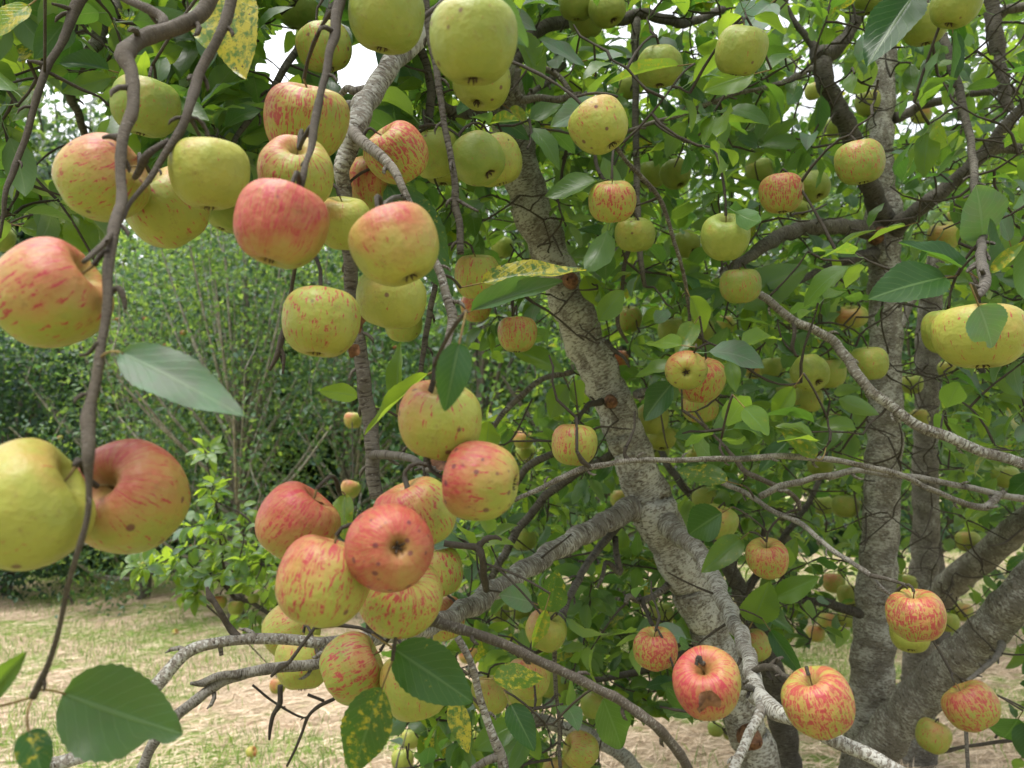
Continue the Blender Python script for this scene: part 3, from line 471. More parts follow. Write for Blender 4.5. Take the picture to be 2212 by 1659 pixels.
# ------------------------------------------------------------------ apples: x, y, width, height (photo px), depth factor, stalk direction seen from the camera (right, up, towards), yellow, blush, stripes, scab, label
AP = [
(218,385,172,178,1.1,(.75,.55,.35),.85,.72,.6,.35,'large red-flushed apple crossed by the grey branch, left of the squat yellow one'),
(452,378,178,146,.94,(-.05,.97,-.2),.95,.12,.15,.1,'squat clear yellow apple with a faint red shoulder hanging by its stalk at upper left'),
(364,452,175,166,1.4,(-.6,.75,.25),.85,.34,.45,.1,'yellow apple with short red dashes, its eye pointing down right, below the squat yellow one'),
(492,462,92,72,1.6,(.3,.9,-.3),.45,0,.05,.1,'small green apple peeping out from behind the squat yellow one'),
(314,232,142,119,1.25,(.1,.97,-.2),.32,.12,.3,.15,'green apple with a brown-tinged top hidden partly by the upper left branch'),
(659,264,172,164,1.8,(.1,.9,.1),.8,.5,.95,.25,'big pink and yellow striped apple, topmost of the upper left cluster'),
(641,374,170,136,1.0,(-.02,.85,.5),.85,.55,.8,.1,'striped yellow-pink apple with its stalk hollow facing the camera, in the upper left cluster'),
(606,487,192,178,.93,(.25,.93,-.28),.8,1.35,.6,.25,'bright red-topped apple with a dark eye, lowest left of the upper cluster'),
(741,483,106,124,.8,(.0,.97,.2),.9,.42,.25,.1,'small yellow apple with a pink top squeezed between two large apples'),
(857,532,184,177,.93,(-.4,.85,-.35),.95,.72,.35,.15,'yellow apple with a rosy crown, eye pointing down right, beside the large mottled leaf'),
(701,103,111,108,1.25,(-.3,.9,-.3),.5,.15,.5,.2,'green apple with thin red ticks against the bright sky at the top'),
(643,22,84,80,1.6,(.1,.95,-.2),.35,0,0,.1,'green apple half covered by leaves at the top edge, above the ticked green one'),
(834,35,160,156,1.15,(.1,.95,-.3),.5,.1,.1,.2,'large dull green apple cut by the top edge above the forked branch'),
(1022,92,186,190,.95,(0,.93,-.37),.55,.05,.06,.3,'largest green apple at the top centre, under a drooping leaf'),
(1040,178,122,122,1.25,(.2,.85,-.5),.65,.12,.12,.3,'yellow-green apple tucked right under the largest green one'),
(860,333,128,126,1.25,(-.6,.7,.2),.8,.4,1.,.15,'yellow apple with long broken red stripes right of the forked branch'),
(812,398,112,140,1.4,(-.1,.97,.1),.65,.55,.7,.1,'pink-topped striped apple partly behind the forked branch'),
(936,333,94,122,1.45,(-.2,.95,.1),.5,.15,.2,.2,'dull green apple with a tan flush behind the hanging dark twig'),
(958,362,84,80,1.75,(0,.9,-.2),.75,.05,.1,.1,'yellow apple showing only its lower rim behind the dull green one'),
(1034,345,110,118,1.25,(-.5,.6,-.62),.3,.03,.05,.15,'smooth green apple showing its eye in front of the leaning trunk top'),
(1070,347,110,120,1.45,(-.3,.9,-.2),.7,.2,.4,.15,'yellow tan-striped apple just behind the smooth green one beside the trunk'),
(1296,273,122,122,1,(-.5,.75,-.4),.85,.3,.35,.5,'yellow apple with red spots and a small dark hole under a grey-green leaf'),
(1322,436,103,92,1,(0,.97,.2),.8,.3,.75,.1,'round yellow apple with fine red stripes hanging alone right of the trunk'),
(1246,5,78,78,1.3,(0,.95,-.3),.4,0,0,.1,'left green apple of the pair above the dark top limb'),
(1312,20,77,79,1.25,(-.4,.7,-.6),.45,0,0,.1,'right green apple of the pair above the dark top limb, showing its eye'),
(1267,44,80,78,1.6,(0,.95,-.2),.4,0,0,.1,'green apple partly hidden behind the dark top limb'),
(1424,145,92,90,1.1,(0,.95,-.3),.38,.03,.1,.1,'green apple crossed by a thin yellow leaf right of the vertical twig'),
(1353,190,50,54,1.6,(0,.95,-.2),.5,0,0,.1,'pale green apple left of the vertical dark twig'),
(1407,378,56,66,1.5,(0,.95,-.1),.35,.03,.0,.1,'left green apple of the close pair beside the vertical twig'),
(1460,377,64,66,1.4,(-.3,.8,-.5),.35,.0,.0,.1,'right green apple of the close pair beside the vertical twig'),
(1371,507,84,76,1.25,(0,.95,.2),.5,.15,.2,.3,'dull tan-green apple behind the vertical twig'),
(1085,535,48,48,1.7,(0,.95,-.2),.4,0,0,.1,'small green apple behind the yellow-mottled leaf'),
(1030,598,78,116,1.3,(0,.97,.1),.7,.25,.55,.1,'tall yellow striped apple partly behind the yellow-mottled leaf'),
(1028,665,66,68,1.55,(0,.97,.1),.7,.45,.8,.1,'red-striped apple right under the tall striped one by the branch end'),
(844,645,152,130,1.15,(.1,.95,.2),.85,.14,.15,.2,'yellow apple with a tan shade directly under the rosy crowned one'),
(693,697,168,143,1.05,(.1,.95,-.25),.85,.12,.55,.3,'squat yellow-green apple with fine red ticks beside a curled dry leaf'),
(871,702,76,78,1.7,(0,.95,.1),.55,.2,.3,.2,'small olive apple behind the tan-shaded yellow one'),
(1117,723,93,76,1.25,(0,.97,-.15),.55,.22,.8,.15,'flat green apple with fine red stripes hanging from two dark stalks in the open gap'),
(951,907,184,168,.95,(0,.9,.38),.88,.6,.5,.35,'large yellow apple flushed red at the right, a dark green leaf over its top'),
(1041,1038,150,180,.9,(-.95,.1,-.25),.85,.95,.5,.8,'upright oval yellow and pink apple with dark scab spots, its eye at the right'),
(1240,961,101,88,1.0,(.1,.97,.1),.85,.36,.65,.1,'yellow apple with a red-striped shoulder hanging left of the leaning trunk'),
(1130,950,40,44,2.6,(0,.95,.1),.7,.5,.5,.1,'small reddish apple above the little green one in the far leaves left of the trunk'),
(1135,978,42,42,2.5,(0,.9,-.3),.5,.2,.2,.2,'little green-pink apple with dark marks left of the striped one by the trunk'),
(1335,778,46,48,1.8,(0,.95,.1),.6,.6,.9,.1,'red-striped apple peeping out right behind the leaning trunk'),
(1482,799,98,84,.93,(0,.15,-1),.85,.95,.6,.3,'yellow apple with red rim whose eye faces the camera, in front of a red-striped one'),
(1513,822,98,103,1.9,(.1,.9,.3),.7,.6,1.,.1,'red-striped apple tucked behind the one whose eye faces the camera'),
(1511,880,78,68,1.4,(0,.95,.2),.65,.2,.6,.1,'yellow-green striped apple under the red-striped pair right of the trunk'),
(1358,690,58,58,1.7,(0,.95,.2),.45,.1,.5,.1,'green apple with faint stripes just right of the leaning trunk'),
(1453,716,60,64,1.7,(0,.95,.1),.4,.05,.1,.1,'plain green apple left of the end of the thin diagonal twig'),
(1429,948,66,50,1.4,(0,.9,-.4),.75,.1,.25,.1,'flat small yellow apple just above the long horizontal twig'),
(1424,976,46,40,1.9,(0,.95,-.2),.35,0,0,.1,'green apple right under the flat small yellow one'),
(1410,905,72,64,1.7,(0,.95,.2),.65,.1,.1,.2,'blurred yellow-green apple in shade right of the leaning trunk'),
(1599,618,90,70,1.15,(0,.98,.05),.4,.12,.5,.1,'squat green apple with brown ticks above the long drooping limb'),
(1510,717,62,66,1.6,(0,.95,.1),.4,.05,.1,.1,'green apple right behind the young leaves at the end of the diagonal twig'),
(1750,807,78,80,1.2,(-.5,.6,-.6),.38,.0,.0,.1,'front green apple of the group of four right of centre, its eye showing'),
(1793,806,62,72,1.35,(0,.95,.1),.45,.08,.2,.1,'right-hand green apple of the group of four right of centre'),
(1710,846,62,60,1.45,(0,.95,.1),.4,0,0,.1,'left-hand green apple of the group of four, behind a pale leaf'),
(1746,863,64,58,1.3,(0,.95,-.1),.55,.1,.3,.1,'lowest yellow-green apple of the group of four right of centre'),
(1670,795,52,46,1.6,(0,.95,.1),.4,0,0,.1,'half-hidden green apple under a leaf left of the group of four'),
(1628,800,40,42,2.1,(0,.95,.1),.7,.6,.3,.1,'small reddish apple left of the half-hidden green one'),
(1878,785,83,68,1.3,(0,.98,.1),.5,.1,.3,.1,'flat yellow-green apple hanging in front of the upright trunk'),
(2118,728,190,131,2.27,(0,.98,-.18),.85,.28,.35,.15,'very wide flat yellow apple at the right edge with a leaf over its face'),
(2050,716,106,110,1.35,(0,.97,.1),.45,.12,.3,.1,'green apple behind the left side of the very wide flat one'),
(2048,798,40,40,2.2,(0,.95,.1),.6,.2,.2,.1,'small pale apple under the very wide flat one'),
(1970,830,42,46,2.2,(0,.95,.1),.4,0,0,.1,'small green apple in shade just right of the upright trunk'),
(1986,903,44,38,2.2,(0,.95,.1),.8,.25,.1,.1,'small peach-coloured apple right of the upright trunk'),
(1838,685,66,50,1.6,(0,.95,.3),.7,.4,.2,.1,'pinkish apple half covered by a fan of leaves left of the upright trunk'),
(1570,700,40,40,2.3,(0,.95,.1),.6,.3,.2,.1,'small tan apple between dark leaves left of the drooping limb'),
(1599,110,102,112,1.1,(.3,.9,-.1),.5,.12,.2,.2,'tall yellow-green apple with a brown crown near the top, right of centre'),
(1874,2,76,56,1.5,(0,.95,-.3),.35,0,0,.1,'green apple cut by the top edge above the dark fork'),
(1996,55,86,92,1.15,(0,.95,-.2),.5,0,0,.15,'left green apple of the pair at the top right'),
(2063,10,100,98,1.05,(.3,.8,-.4),.5,.0,.0,.1,'right green apple of the pair at the top right, cut by the edge'),
(1858,351,107,90,1.15,(-.1,.97,-.2),.42,.28,.6,.2,'olive apple with brown-red streaks hanging in front of the dark fork'),
(1688,419,97,85,1.15,(0,.95,-.25),.65,.35,.9,.1,'yellow-green apple with bold red dashes left of the dark fork'),
(1757,404,68,68,1.5,(-.4,.7,-.55),.38,0,0,.1,'green apple touching the boldly dashed one'),
(1727,450,44,44,2.0,(-.3,.7,-.5),.5,0,.1,.1,'little green apple under the boldly dashed one'),
(1566,513,107,93,1.05,(.1,.93,.4),.4,.04,.1,.15,'plain large green apple with a leaf in its stalk hollow, right of centre'),
(1484,528,60,60,1.5,(-.5,.5,-.6),.4,0,0,.1,'small green apple touching the left of the plain large green one'),
(1640,368,48,66,1.8,(0,.95,.1),.35,.05,0,.1,'green apple hidden by leaves above the boldly dashed one'),
(1877,224,54,58,1.9,(0,.95,-.2),.55,.05,.05,.1,'pale green apple high up between the fork and the upright trunk'),
(1757,198,34,40,2.6,(0,.95,-.2),.7,.5,.1,.1,'small pinkish apple against the sky left of the dark fork'),
(1803,276,40,50,2.2,(0,.95,.1),.4,.0,.1,.1,'small green apple behind the dark limb of the fork'),
(1990,246,48,38,2.5,(0,.95,-.2),.7,.5,.1,.1,'small pink apple under the horizontal limb at the upper right'),
(2038,512,66,60,1.7,(0,.95,.2),.75,.4,.3,.1,'tan-pink apple above the large round leaf at the right'),
(2066,468,34,36,2.6,(0,.95,.1),.75,.3,.1,.1,'small yellow apple left of the pale broad leaf at the right'),
(1658,1208,93,83,1.2,(-.05,.85,.5),.68,.32,.85,.1,'red-striped yellow apple showing its stalk hollow, hanging in the gap left of the upright trunk'),
(1977,1329,127,104,1.0,(-.05,.9,.4),.75,.42,1.,.1,'wide red-streaked apple hanging from a twig in front of the upright trunk'),
(1966,1370,81,77,1.3,(0,.9,-.3),.75,.03,.05,.1,'plain yellow apple right under the wide red-streaked one'),
(1770,1519,142,140,1.0,(-.3,.8,.55),.8,.5,.95,.05,'large yellow apple with bold red streaks and deep stalk hollow behind the pale bottom limb'),
(1526,1480,152,150,.97,(-.1,.62,.8),.8,1.2,.9,.1,'large red apple with a torn brown patch under a gnarled spur, beside the leaning trunk'),
(2098,1527,105,104,2.2,(-.5,.8,.3),.7,.42,.9,.1,'red-streaked apple right of the thick slanting limb at the bottom right'),
(2016,1591,66,72,1.9,(.3,.9,.1),.7,.35,.5,.1,'tan apple partly behind the thick slanting limb'),
(1630,1395,60,78,1.7,(-.4,.85,.2),.6,.25,.6,.1,'yellow-green apple seen between the leaning trunk and the pale limb'),
(1552,1129,78,76,1.5,(.3,.9,.2),.45,.25,.3,.2,'green-brown apple under a large dark leaf right of the trunk fork'),
(1802,1260,46,44,2.1,(0,.95,.1),.5,.55,.4,.1,'red and green apple left of the upright trunk'),
(1836,1288,42,58,2.1,(0,.95,.1),.6,.1,.1,.1,'yellow-green apple touching the left side of the upright trunk'),
(1786,1342,36,38,2.6,(0,.95,.1),.7,.6,.2,.1,'small pink apple under the dark side limb of the upright trunk'),
(1762,1369,37,38,2.6,(0,.95,.1),.75,.6,.2,.1,'small orange-red apple lowest left of the upright trunk'),
(1829,1338,36,38,2.5,(0,.95,.1),.45,.05,.1,.1,'small green apple close to the left of the upright trunk'),
(1960,1262,40,42,2.3,(0,.95,.1),.65,.15,.1,.1,'pale yellow apple just above the wide red-streaked one'),
(2092,1170,50,44,2.1,(0,.97,.1),.6,.2,.2,.1,'pale apple above the farther slanting limb at the right'),
(2050,1345,40,44,2.1,(0,.95,.1),.45,.05,.1,.1,'lower green apple of the far pair right of the wide red-streaked one'),
(2080,1322,40,42,2.2,(0,.95,.1),.5,.3,.1,.1,'upper apple of the far pair right of the wide red-streaked one'),
(1546,1576,34,30,2.6,(0,.95,.1),.35,0,0,.1,'small green apple left of its twin under the large torn red one'),
(1578,1585,30,28,2.7,(0,.95,.1),.4,0,0,.1,'small green apple right of its twin, touching the leaning trunk low down'),
(2172,1030,50,54,2.0,(.1,.95,.1),.4,0,0,.1,'green apple under the long drooping limb at the right edge'),
(1826,1094,55,52,1.9,(0,.95,.1),.45,.0,0,.1,'larger green apple under the crossing twigs left of the upright trunk'),
(1780,1092,42,42,2.2,(0,.95,.1),.35,0,0,.1,'smaller green apple under the crossing twigs left of the upright trunk'),
(1523,1078,58,50,1.8,(0,.95,.1),.6,0,.05,.1,'yellow-green apple under the horizontal twig right of the trunk fork'),
(1772,1008,60,34,2.0,(0,.95,.1),.45,0,0,.1,'shaded green apple behind the horizontal twig'),
(1500,985,34,30,2.6,(0,.95,.1),.8,.25,.1,.1,'small peach apple just above the horizontal twig right of the trunk'),
(843,1181,195,196,.93,(-.22,.02,-1),.85,2.1,.6,.95,'bright red apple with dark spots, its eye facing the camera, front of the big cluster'),
(697,1256,184,208,1.0,(.3,.93,.1),.9,.72,.8,.15,'large pale pink and yellow apple left of the spotted red one'),
(638,1130,163,172,1.08,(.6,.7,.2),.8,1.2,.7,.1,'red apple at the upper left of the big cluster under a curled dark leaf'),
(898,1112,168,158,1.08,(-.4,.85,.2),.85,.85,.8,.05,'pink-red striped apple directly above right of the spotted red one'),
(860,1290,180,170,1.02,(.2,.5,.6),.8,.4,.9,.05,'yellow apple with red dashes directly under the spotted red one'),
(944,1236,94,124,1.7,(-.2,.95,.1),.78,.25,.7,.05,'yellow ticked apple at the right edge of the big cluster'),
(954,1338,94,102,1.6,(-.3,.9,.1),.75,.5,.7,.05,'red-yellow apple behind the cut twig end at the lower right of the big cluster'),
(760,1442,126,154,1.15,(.8,.4,.2),.55,.35,.75,.05,'greenish pink striped oval apple right below the big cluster'),
(898,1480,142,150,1.15,(-.2,.95,.1),.8,.16,.4,.05,'yellow apple behind the speckled dark leaf below the big cluster'),
(627,1362,112,120,1.45,(.75,.5,.35),.7,.3,.55,.1,'tan-yellow apple with its stalk hollow at the right, lower left of the big cluster'),
(655,1431,112,130,1.35,(0,.97,-.1),.75,.2,.5,.1,'yellow-green apple below the horizontal limb, lower left of the big cluster'),
(600,1482,34,34,2.6,(0,.95,.1),.75,.6,.2,.1,'small pink apple low down left of the yellow-green ones under the limb'),
(474,1301,31,30,3.2,(0,.97,.1),.6,.6,.2,.05,'small orange-green apple in the leafy shoot at the lower left'),
(510,1313,32,32,3.2,(0,.97,.1),.5,.15,.2,.05,'small green apple right of the orange-green one in the leafy shoot'),
(548,1293,24,22,3.4,(0,.97,.1),.4,.05,.1,.05,'tiny green apple farthest right in the leafy shoot'),
(1179,1362,86,88,1.4,(.4,.75,.45),.7,.5,.4,.35,'reddish tan apple behind the yellow-green leaf in the lower centre'),
(1126,1316,50,48,2.1,(0,.95,.1),.45,.1,.1,.1,'green apple left of the reddish tan one in the lower centre'),
(1080,1322,46,48,2.1,(0,.95,.1),.4,.1,.2,.1,'brownish green apple farther left under the pale thick limb'),
(1142,1466,95,88,1.35,(0,.97,.1),.75,.5,.5,.05,'pink-topped yellow apple behind the yellow-speckled leaf in the lower centre'),
(1132,1505,78,64,1.65,(0,.97,-.1),.75,.1,.1,.05,'yellow apple right under the pink-topped one in the lower centre'),
(1059,1501,76,88,1.5,(-.1,.97,.1),.75,.3,.5,.05,'yellow striped apple left of the pink-topped one in the lower centre'),
(1193,1474,62,72,1.9,(0,.95,.1),.5,.05,.1,.05,'green apple behind the right side of the pink-topped one'),
(1013,1412,38,52,2.2,(0,.95,.1),.6,.8,.4,.05,'small red apple behind the grey hanging twig in the lower centre'),
(1415,1402,95,94,1.2,(-.05,.85,.5),.75,.5,1.,.05,'yellow apple covered in fine red stripes left of the leaning trunk, hanging from a spur'),
(1448,1418,54,56,1.8,(0,.95,.1),.5,.05,.1,.05,'green apple partly behind the finely striped one by the trunk'),
(1427,1328,54,50,1.9,(0,.95,.1),.5,.1,.1,.05,'green apple above the finely striped one left of the trunk'),
(1133,1166,50,50,2.0,(0,.95,-.1),.4,.03,.1,.1,'green apple above the pale thick limb near its middle'),
(1287,1522,70,62,1.7,(0,.95,.1),.42,.1,.2,.1,'green apple behind the pale twig above a hanging leaf at the bottom'),
(1256,1620,74,76,1.5,(-.85,.2,.4),.75,.25,.6,.05,'yellow striped apple with its stalk pointing left at the bottom edge'),
(1203,1668,62,60,1.7,(0,.97,.1),.7,.3,.4,.05,'apple cut by the bottom edge, left of the one whose stalk points left'),
(1038,1590,42,48,2.3,(0,.95,.1),.6,.05,.05,.05,'small yellow-green apple left of the grey twig at the bottom'),
(870,1642,48,46,2.3,(0,.95,.1),.55,0,0,.05,'small pale green apple at the bottom edge under the cluster'),
(886,1597,44,40,2.3,(0,.95,.1),.55,.05,.05,.05,'small green apple under the yellow one behind the speckled leaf'),
(1340,1078,36,46,2.5,(0,.95,.1),.65,.3,.1,.05,'small pinkish apple left of the trunk fork'),
(103,638,246,214,1.33,(.7,.6,.25),.88,.85,.55,.1,'very large red-streaked yellow apple at the left edge, above the other two big ones'),
(56,1092,246,266,1.4,(.75,.5,.3),.95,.22,.15,.15,'very large clear yellow apple cut by the left edge'),
(283,1074,256,234,1.67,(-.5,.3,.7),.85,1.15,.5,.25,'very large red-orange apple with its deep stalk hollow behind the twig at the left'),
(2,515,46,68,1.6,(0,.95,.1),.4,0,0,.05,'green apple cut by the left edge above the very large streaked one'),
(762,908,32,42,2.6,(0,.95,.1),.7,.5,.1,.05,'small pink apple left of the vertical grey limb in the middle'),
(757,1056,44,36,1.8,(.3,.9,.1),.7,.6,.2,.05,'small dusky pink apple just above the big cluster by the vertical limb'),
]
# ------------------------------------------------------------------ leaves one can tell apart: foot x,y, tip x,y, width px, depth, facing (right, up, towards camera), rnd, yellow, fold, bend, bite, label
LV = [
(262,762,518,884,105,.50,(.1,.45,.9),1.65,.05,.12,.25,0,'pale grey-green narrow leaf with purplish bloom'),
(138,1498,380,1592,178,.53,(-.1,.35,.9),1.22,.08,.3,.35,.55,'large dark blue-green leaf with a bitten edge'),
(1000,-8,1158,72,84,.78,(.1,.5,.85),1.3,.05,.3,.5,0,None),
(862,-20,885,66,50,.8,(-.3,.3,.9),.5,.0,.3,.4,0,None),
(1040,612,1265,566,66,.9,(.1,.6,.8),.4,.85,.2,.25,0,'yellow-mottled leaf stretched over its dark neighbour'),
(1018,672,1215,594,50,.88,(.3,.5,.85),1.35,.1,.35,.3,0,None),
(838,398,992,632,128,1.0,(.35,.3,.9),.05,.42,.1,.3,0,'large dark leaf mottled with yellow flecks'),
(1298,222,1190,262,54,.98,(0,.5,.85),1.8,.1,.2,.25,0,None),
(992,742,962,880,68,.55,(.1,.2,.95),.02,.0,.35,.5,0,'dark blue-green folded leaf'),
(852,1402,1022,1516,116,.70,(.25,.3,.9),.1,.22,.3,.3,0,'dark leaf with sooty speckles'),
(826,1484,752,1680,98,.66,(-.2,.2,.95),.2,.62,.15,.25,0,'hanging leaf half yellow and half dark brown'),
(978,1512,1012,1626,48,.95,(.2,.1,.95),.4,.9,.15,.2,0,'narrow yellow speckled leaf'),
(495,-20,522,158,96,.80,(-.1,.2,.95),.4,.92,.1,.2,0,'yellow leaf covered in dark specks'),
(450,-5,438,96,60,.9,(-.2,.3,.9),.85,.75,.1,.2,0,None),
(62,12,-18,72,56,.85,(.2,.4,.9),.9,.9,.2,.3,0,None),
(236,152,124,124,50,1.05,(0,.5,.85),.02,.0,.45,.3,0,None),
(242,168,128,198,46,1.1,(0,-.3,.9),.8,.0,.2,.3,0,None),
(80,190,20,250,50,1.1,(.1,.3,.9),.7,.55,.2,.3,0,None),
(2122,512,2118,402,112,1.15,(-.1,.4,.9),1.8,.0,.15,.2,0,'broad pale grey-green leaf'),
(2180,520,2150,430,70,1.2,(.3,.4,.9),1.8,.0,.15,.2,0,None),
(2092,588,1958,508,68,1.1,(.1,.7,.7),.1,.0,.3,.3,0,None),
(2040,600,1888,628,80,1.08,(.1,.6,.8),.15,.0,.2,.3,0,None),
(2130,600,2150,470,56,1.12,(.5,.3,.8),.3,.0,.3,.2,0,None),
(2140,590,2212,520,30,1.1,(.3,.7,.6),.8,.8,.2,.2,0,None),
(2114,660,2150,752,92,.795,(-.1,.25,.95),1.8,.05,.15,.2,.6,'grey-green leaf lying over the widest apple'),
(1972,-8,1878,122,80,1.3,(-.3,.3,.9),.0,.0,.25,.3,0,None),
(2058,70,2060,206,42,1.3,(.6,.1,.8),.0,.0,.35,.2,0,None),
(1664,8,1590,68,58,1.25,(-.2,.5,.8),1.8,.0,.2,.3,0,None),
(1660,-5,1730,56,54,1.35,(.3,.2,.9),.5,.0,.2,.3,0,None),
(1630,160,1517,190,66,1.2,(-.1,.1,.9),.95,.1,.2,.3,0,None),
(1878,195,1848,122,68,1.7,(0,.1,-.9),.8,.0,.2,.3,0,None),
(1262,146,1172,76,52,1.25,(0,.7,.7),1.8,.0,.15,.2,0,None),
(1268,130,1345,112,38,1.3,(.2,.7,.7),1.8,.0,.15,.2,0,None),
(1466,142,1308,162,22,1.2,(.1,.9,.3),.8,.6,.3,.3,0,None),
(1118,72,1178,178,58,1.35,(.4,.2,.85),.85,.35,.3,.3,0,None),
(1110,758,1216,788,42,1.5,(.1,.6,.8),.6,.1,.2,.4,0,None),
(1226,832,1180,906,46,1.6,(-.3,.2,.9),.7,.0,.2,.4,0,None),
(1232,830,1268,872,46,1.6,(.3,.3,.9),.75,.0,.2,.4,0,None),
(1296,668,1268,586,48,1.7,(.3,.2,.9),.85,.0,.2,.3,0,None),
(1050,972,1058,905,46,1.6,(.2,.2,.95),.9,.0,.2,.3,0,None),
(858,862,860,738,48,1.1,(-.4,.2,.9),.7,.0,.3,.2,0,None),
(772,856,694,840,36,1.2,(0,.4,.9),.9,.3,.2,.3,0,None),
(925,808,775,936,34,.72,(-.3,.4,.85),.9,.1,.3,.2,0,None),
(1716,836,1666,912,42,1.15,(-.4,.3,.9),.75,.05,.3,.2,0,None),
(1608,880,1662,938,58,1.1,(.1,.4,.9),.95,.3,.2,.2,.4,None),
(1762,990,1688,920,54,1.15,(.1,.5,.85),.7,.65,.2,.2,0,None),
(1472,746,1392,735,46,1.15,(.1,.5,.85),.95,.25,.2,.2,.6,None),
(1452,828,1384,908,62,1.4,(-.3,.3,.9),.02,.0,.25,.4,0,None),
(1956,488,1872,512,32,1.5,(.1,.7,.6),.8,.0,.3,.3,0,None),
(1302,1508,1350,1626,60,1.1,(.2,.2,.95),.3,.0,.15,.2,0,None),
(1104,1522,1152,1618,58,1.2,(.1,.2,.95),.05,.0,.3,.4,0,None),
(1148,1302,1088,1280,38,1.3,(0,.6,.8),1.8,.0,.2,.3,0,None),
(1186,1320,1204,1238,42,1.2,(.1,.3,.9),.3,.5,.2,.2,0,None),
(1064,1466,1178,1458,52,1.05,(.1,.6,.8),.5,.7,.15,.2,0,None),
(1178,1316,1152,1402,32,1.15,(.3,.1,.95),.9,.75,.3,.2,0,None),
(1676,1290,1764,1250,44,1.5,(-.1,.3,.9),.5,.0,.2,.3,0,None),
(1626,1342,1662,1268,56,1.5,(-.1,.2,.95),.7,.0,.2,.3,0,None),
(1636,1320,1728,1362,42,1.5,(.2,.6,.7),.1,.0,.3,.3,0,None),
(1664,1362,1732,1460,42,1.45,(-.4,.3,.85),.02,.0,.3,.3,0,None),
(2200,1552,2168,1604,60,1.5,(-.3,.3,.9),.1,.0,.3,.3,0,None),
(2215,1560,2215,1640,60,1.5,(-.3,.3,.9),.1,.0,.3,.3,0,None),
(746,1070,738,1160,42,.74,(-.2,.2,.9),.9,.45,.3,.3,0,None),
(62,1580,88,1668,62,.5,(.5,.2,.8),.0,.55,.5,.8,0,'curled dark leaf edged with yellow'),
(-40,1520,40,1420,40,.5,(.4,.4,.8),.5,.1,.3,.3,0,None),
(1700,955,1640,1015,34,1.5,(-.1,.6,.7),.1,.0,.3,.3,0,None),
(1572,1040,1462,1010,52,1.25,(.1,.5,.85),.4,.6,.15,.2,0,None),
(1600,1165,1520,1230,46,1.4,(-.3,.3,.9),.6,.35,.3,.3,0,None),
(1560,1108,1480,1155,66,1.4,(-.2,.4,.9),.1,.0,.3,.3,0,None),
(1585,640,1735,590,74,1.7,(.1,-.3,-.9),.8,.0,.25,.3,0,None),
(1100,235,1150,270,34,1.4,(.1,.4,.9),.95,.8,.3,.3,0,None),
(1060,270,1112,248,24,1.2,(.1,.4,.9),.8,.7,.4,.4,0,None),
(50,490,170,520,46,1.25,(.0,.5,.85),.5,.0,.3,.3,0,None),
(195,545,150,455,60,1.2,(.2,.2,.9),.6,.05,.2,.3,0,None),
(20,475,100,410,54,1.3,(-.2,.3,.9),.15,.0,.3,.3,0,None),
(1490,640,1530,720,40,1.3,(.2,.2,.95),.8,.3,.3,.3,0,None),
(1500,700,1462,760,28,1.3,(-.2,.2,.95),.8,.45,.3,.3,0,None),
(1815,900,1760,985,36,1.6,(-.2,.3,.9),.4,.0,.3,.3,0,None),
]
# ------------------------------------------------------------------ ground
def gz(x, y): return .03*np.sin(x*.7+1)*np.sin(y*.5)+.012*np.sin(x*3.1+y*2.3)
gx = np.concatenate([np.linspace(-120, -9, 16), np.linspace(-8.8, 8.8, 90), np.linspace(9, 120, 16)])
gy = np.concatenate([np.linspace(-40, -1, 8), np.linspace(0, 16, 90), np.linspace(17, 200, 22)])
GX, GY = np.meshgrid(gx, gy); GV = np.stack([GX.ravel(), GY.ravel(), gz(GX, GY).ravel()], 1); nx_ = len(gx)
GF = [(j*nx_+i, j*nx_+i+1, (j+1)*nx_+i+1, (j+1)*nx_+i) for j in range(len(gy)-1) for i in range(nx_-1)]
tag(mesh('ground', GV, GF, M_GROUND), kind='structure')
def ground_scatter(name, mat, n, kind):
    d = 2.6+11*RS.rand(n)**1.25; x = RS.uniform(-1.15, 1.15, n)*d*.72; y = d
    if kind == 'grass':
        f = np.sin(x*1.3+y*.9)+.8*np.sin(x*2.9-y*2.1+1)+.7*np.sin(y*1.9+2)+.5*np.sin(x*6.1+y*5.3)+RS.normal(0, .55, n)+np.where(y > 9, 1.4, 0)+np.where((x < -2.2) & (y < 4.6), 1.2, 0)
        ok = f > .58; x, y = x[ok], y[ok]; n = len(x)
        L = RS.uniform(.035, .10, n); az = RS.rand(n)*6.28; el = RS.uniform(.8, 1.5, n); wd = RS.uniform(.0014, .003, n)
    else:
        L = RS.uniform(.04, .17, n); az = RS.normal(.4, .9, n); el = RS.normal(.05, .14, n); wd = RS.uniform(.0012, .003, n)
    z = gz(x, y)+(0.003 if kind == 'grass' else RS.uniform(.002, .022, n))
    dirv = np.stack([np.cos(az)*np.cos(el), np.sin(az)*np.cos(el), np.sin(el)], 1)
    sd = nrm(np.cross(dirv, np.stack([RS.normal(0, .5, n), RS.normal(0, .5, n), np.ones(n)], 1)))
    p0 = np.stack([x, y, z], 1); p1 = p0+dirv*L[:, None]*.55; p2 = p0+dirv*L[:, None]+np.stack([dirv[:, 0], dirv[:, 1], -np.ones(n)*.5], 1)*(L*.18)[:, None]
    W_ = wd[:, None]*sd; V = np.stack([p0-W_, p0+W_, p1+W_*.8, p1-W_*.8, p2+W_*.15, p2-W_*.15], 1).reshape(-1, 3)
    b = (np.arange(n)*6)[:, None]; F = np.concatenate([b+np.array([[0, 1, 2, 3]]), b+np.array([[3, 2, 4, 5]])])
    tag(mesh(name, V, F, mat, attrs={'rnd': np.repeat(RS.rand(n), 6)}, smooth=False), kind='stuff')
ground_scatter('mown_straw', M_STRAW, 95000, 'straw')
ground_scatter('grass', M_GRASS, 110000, 'grass')
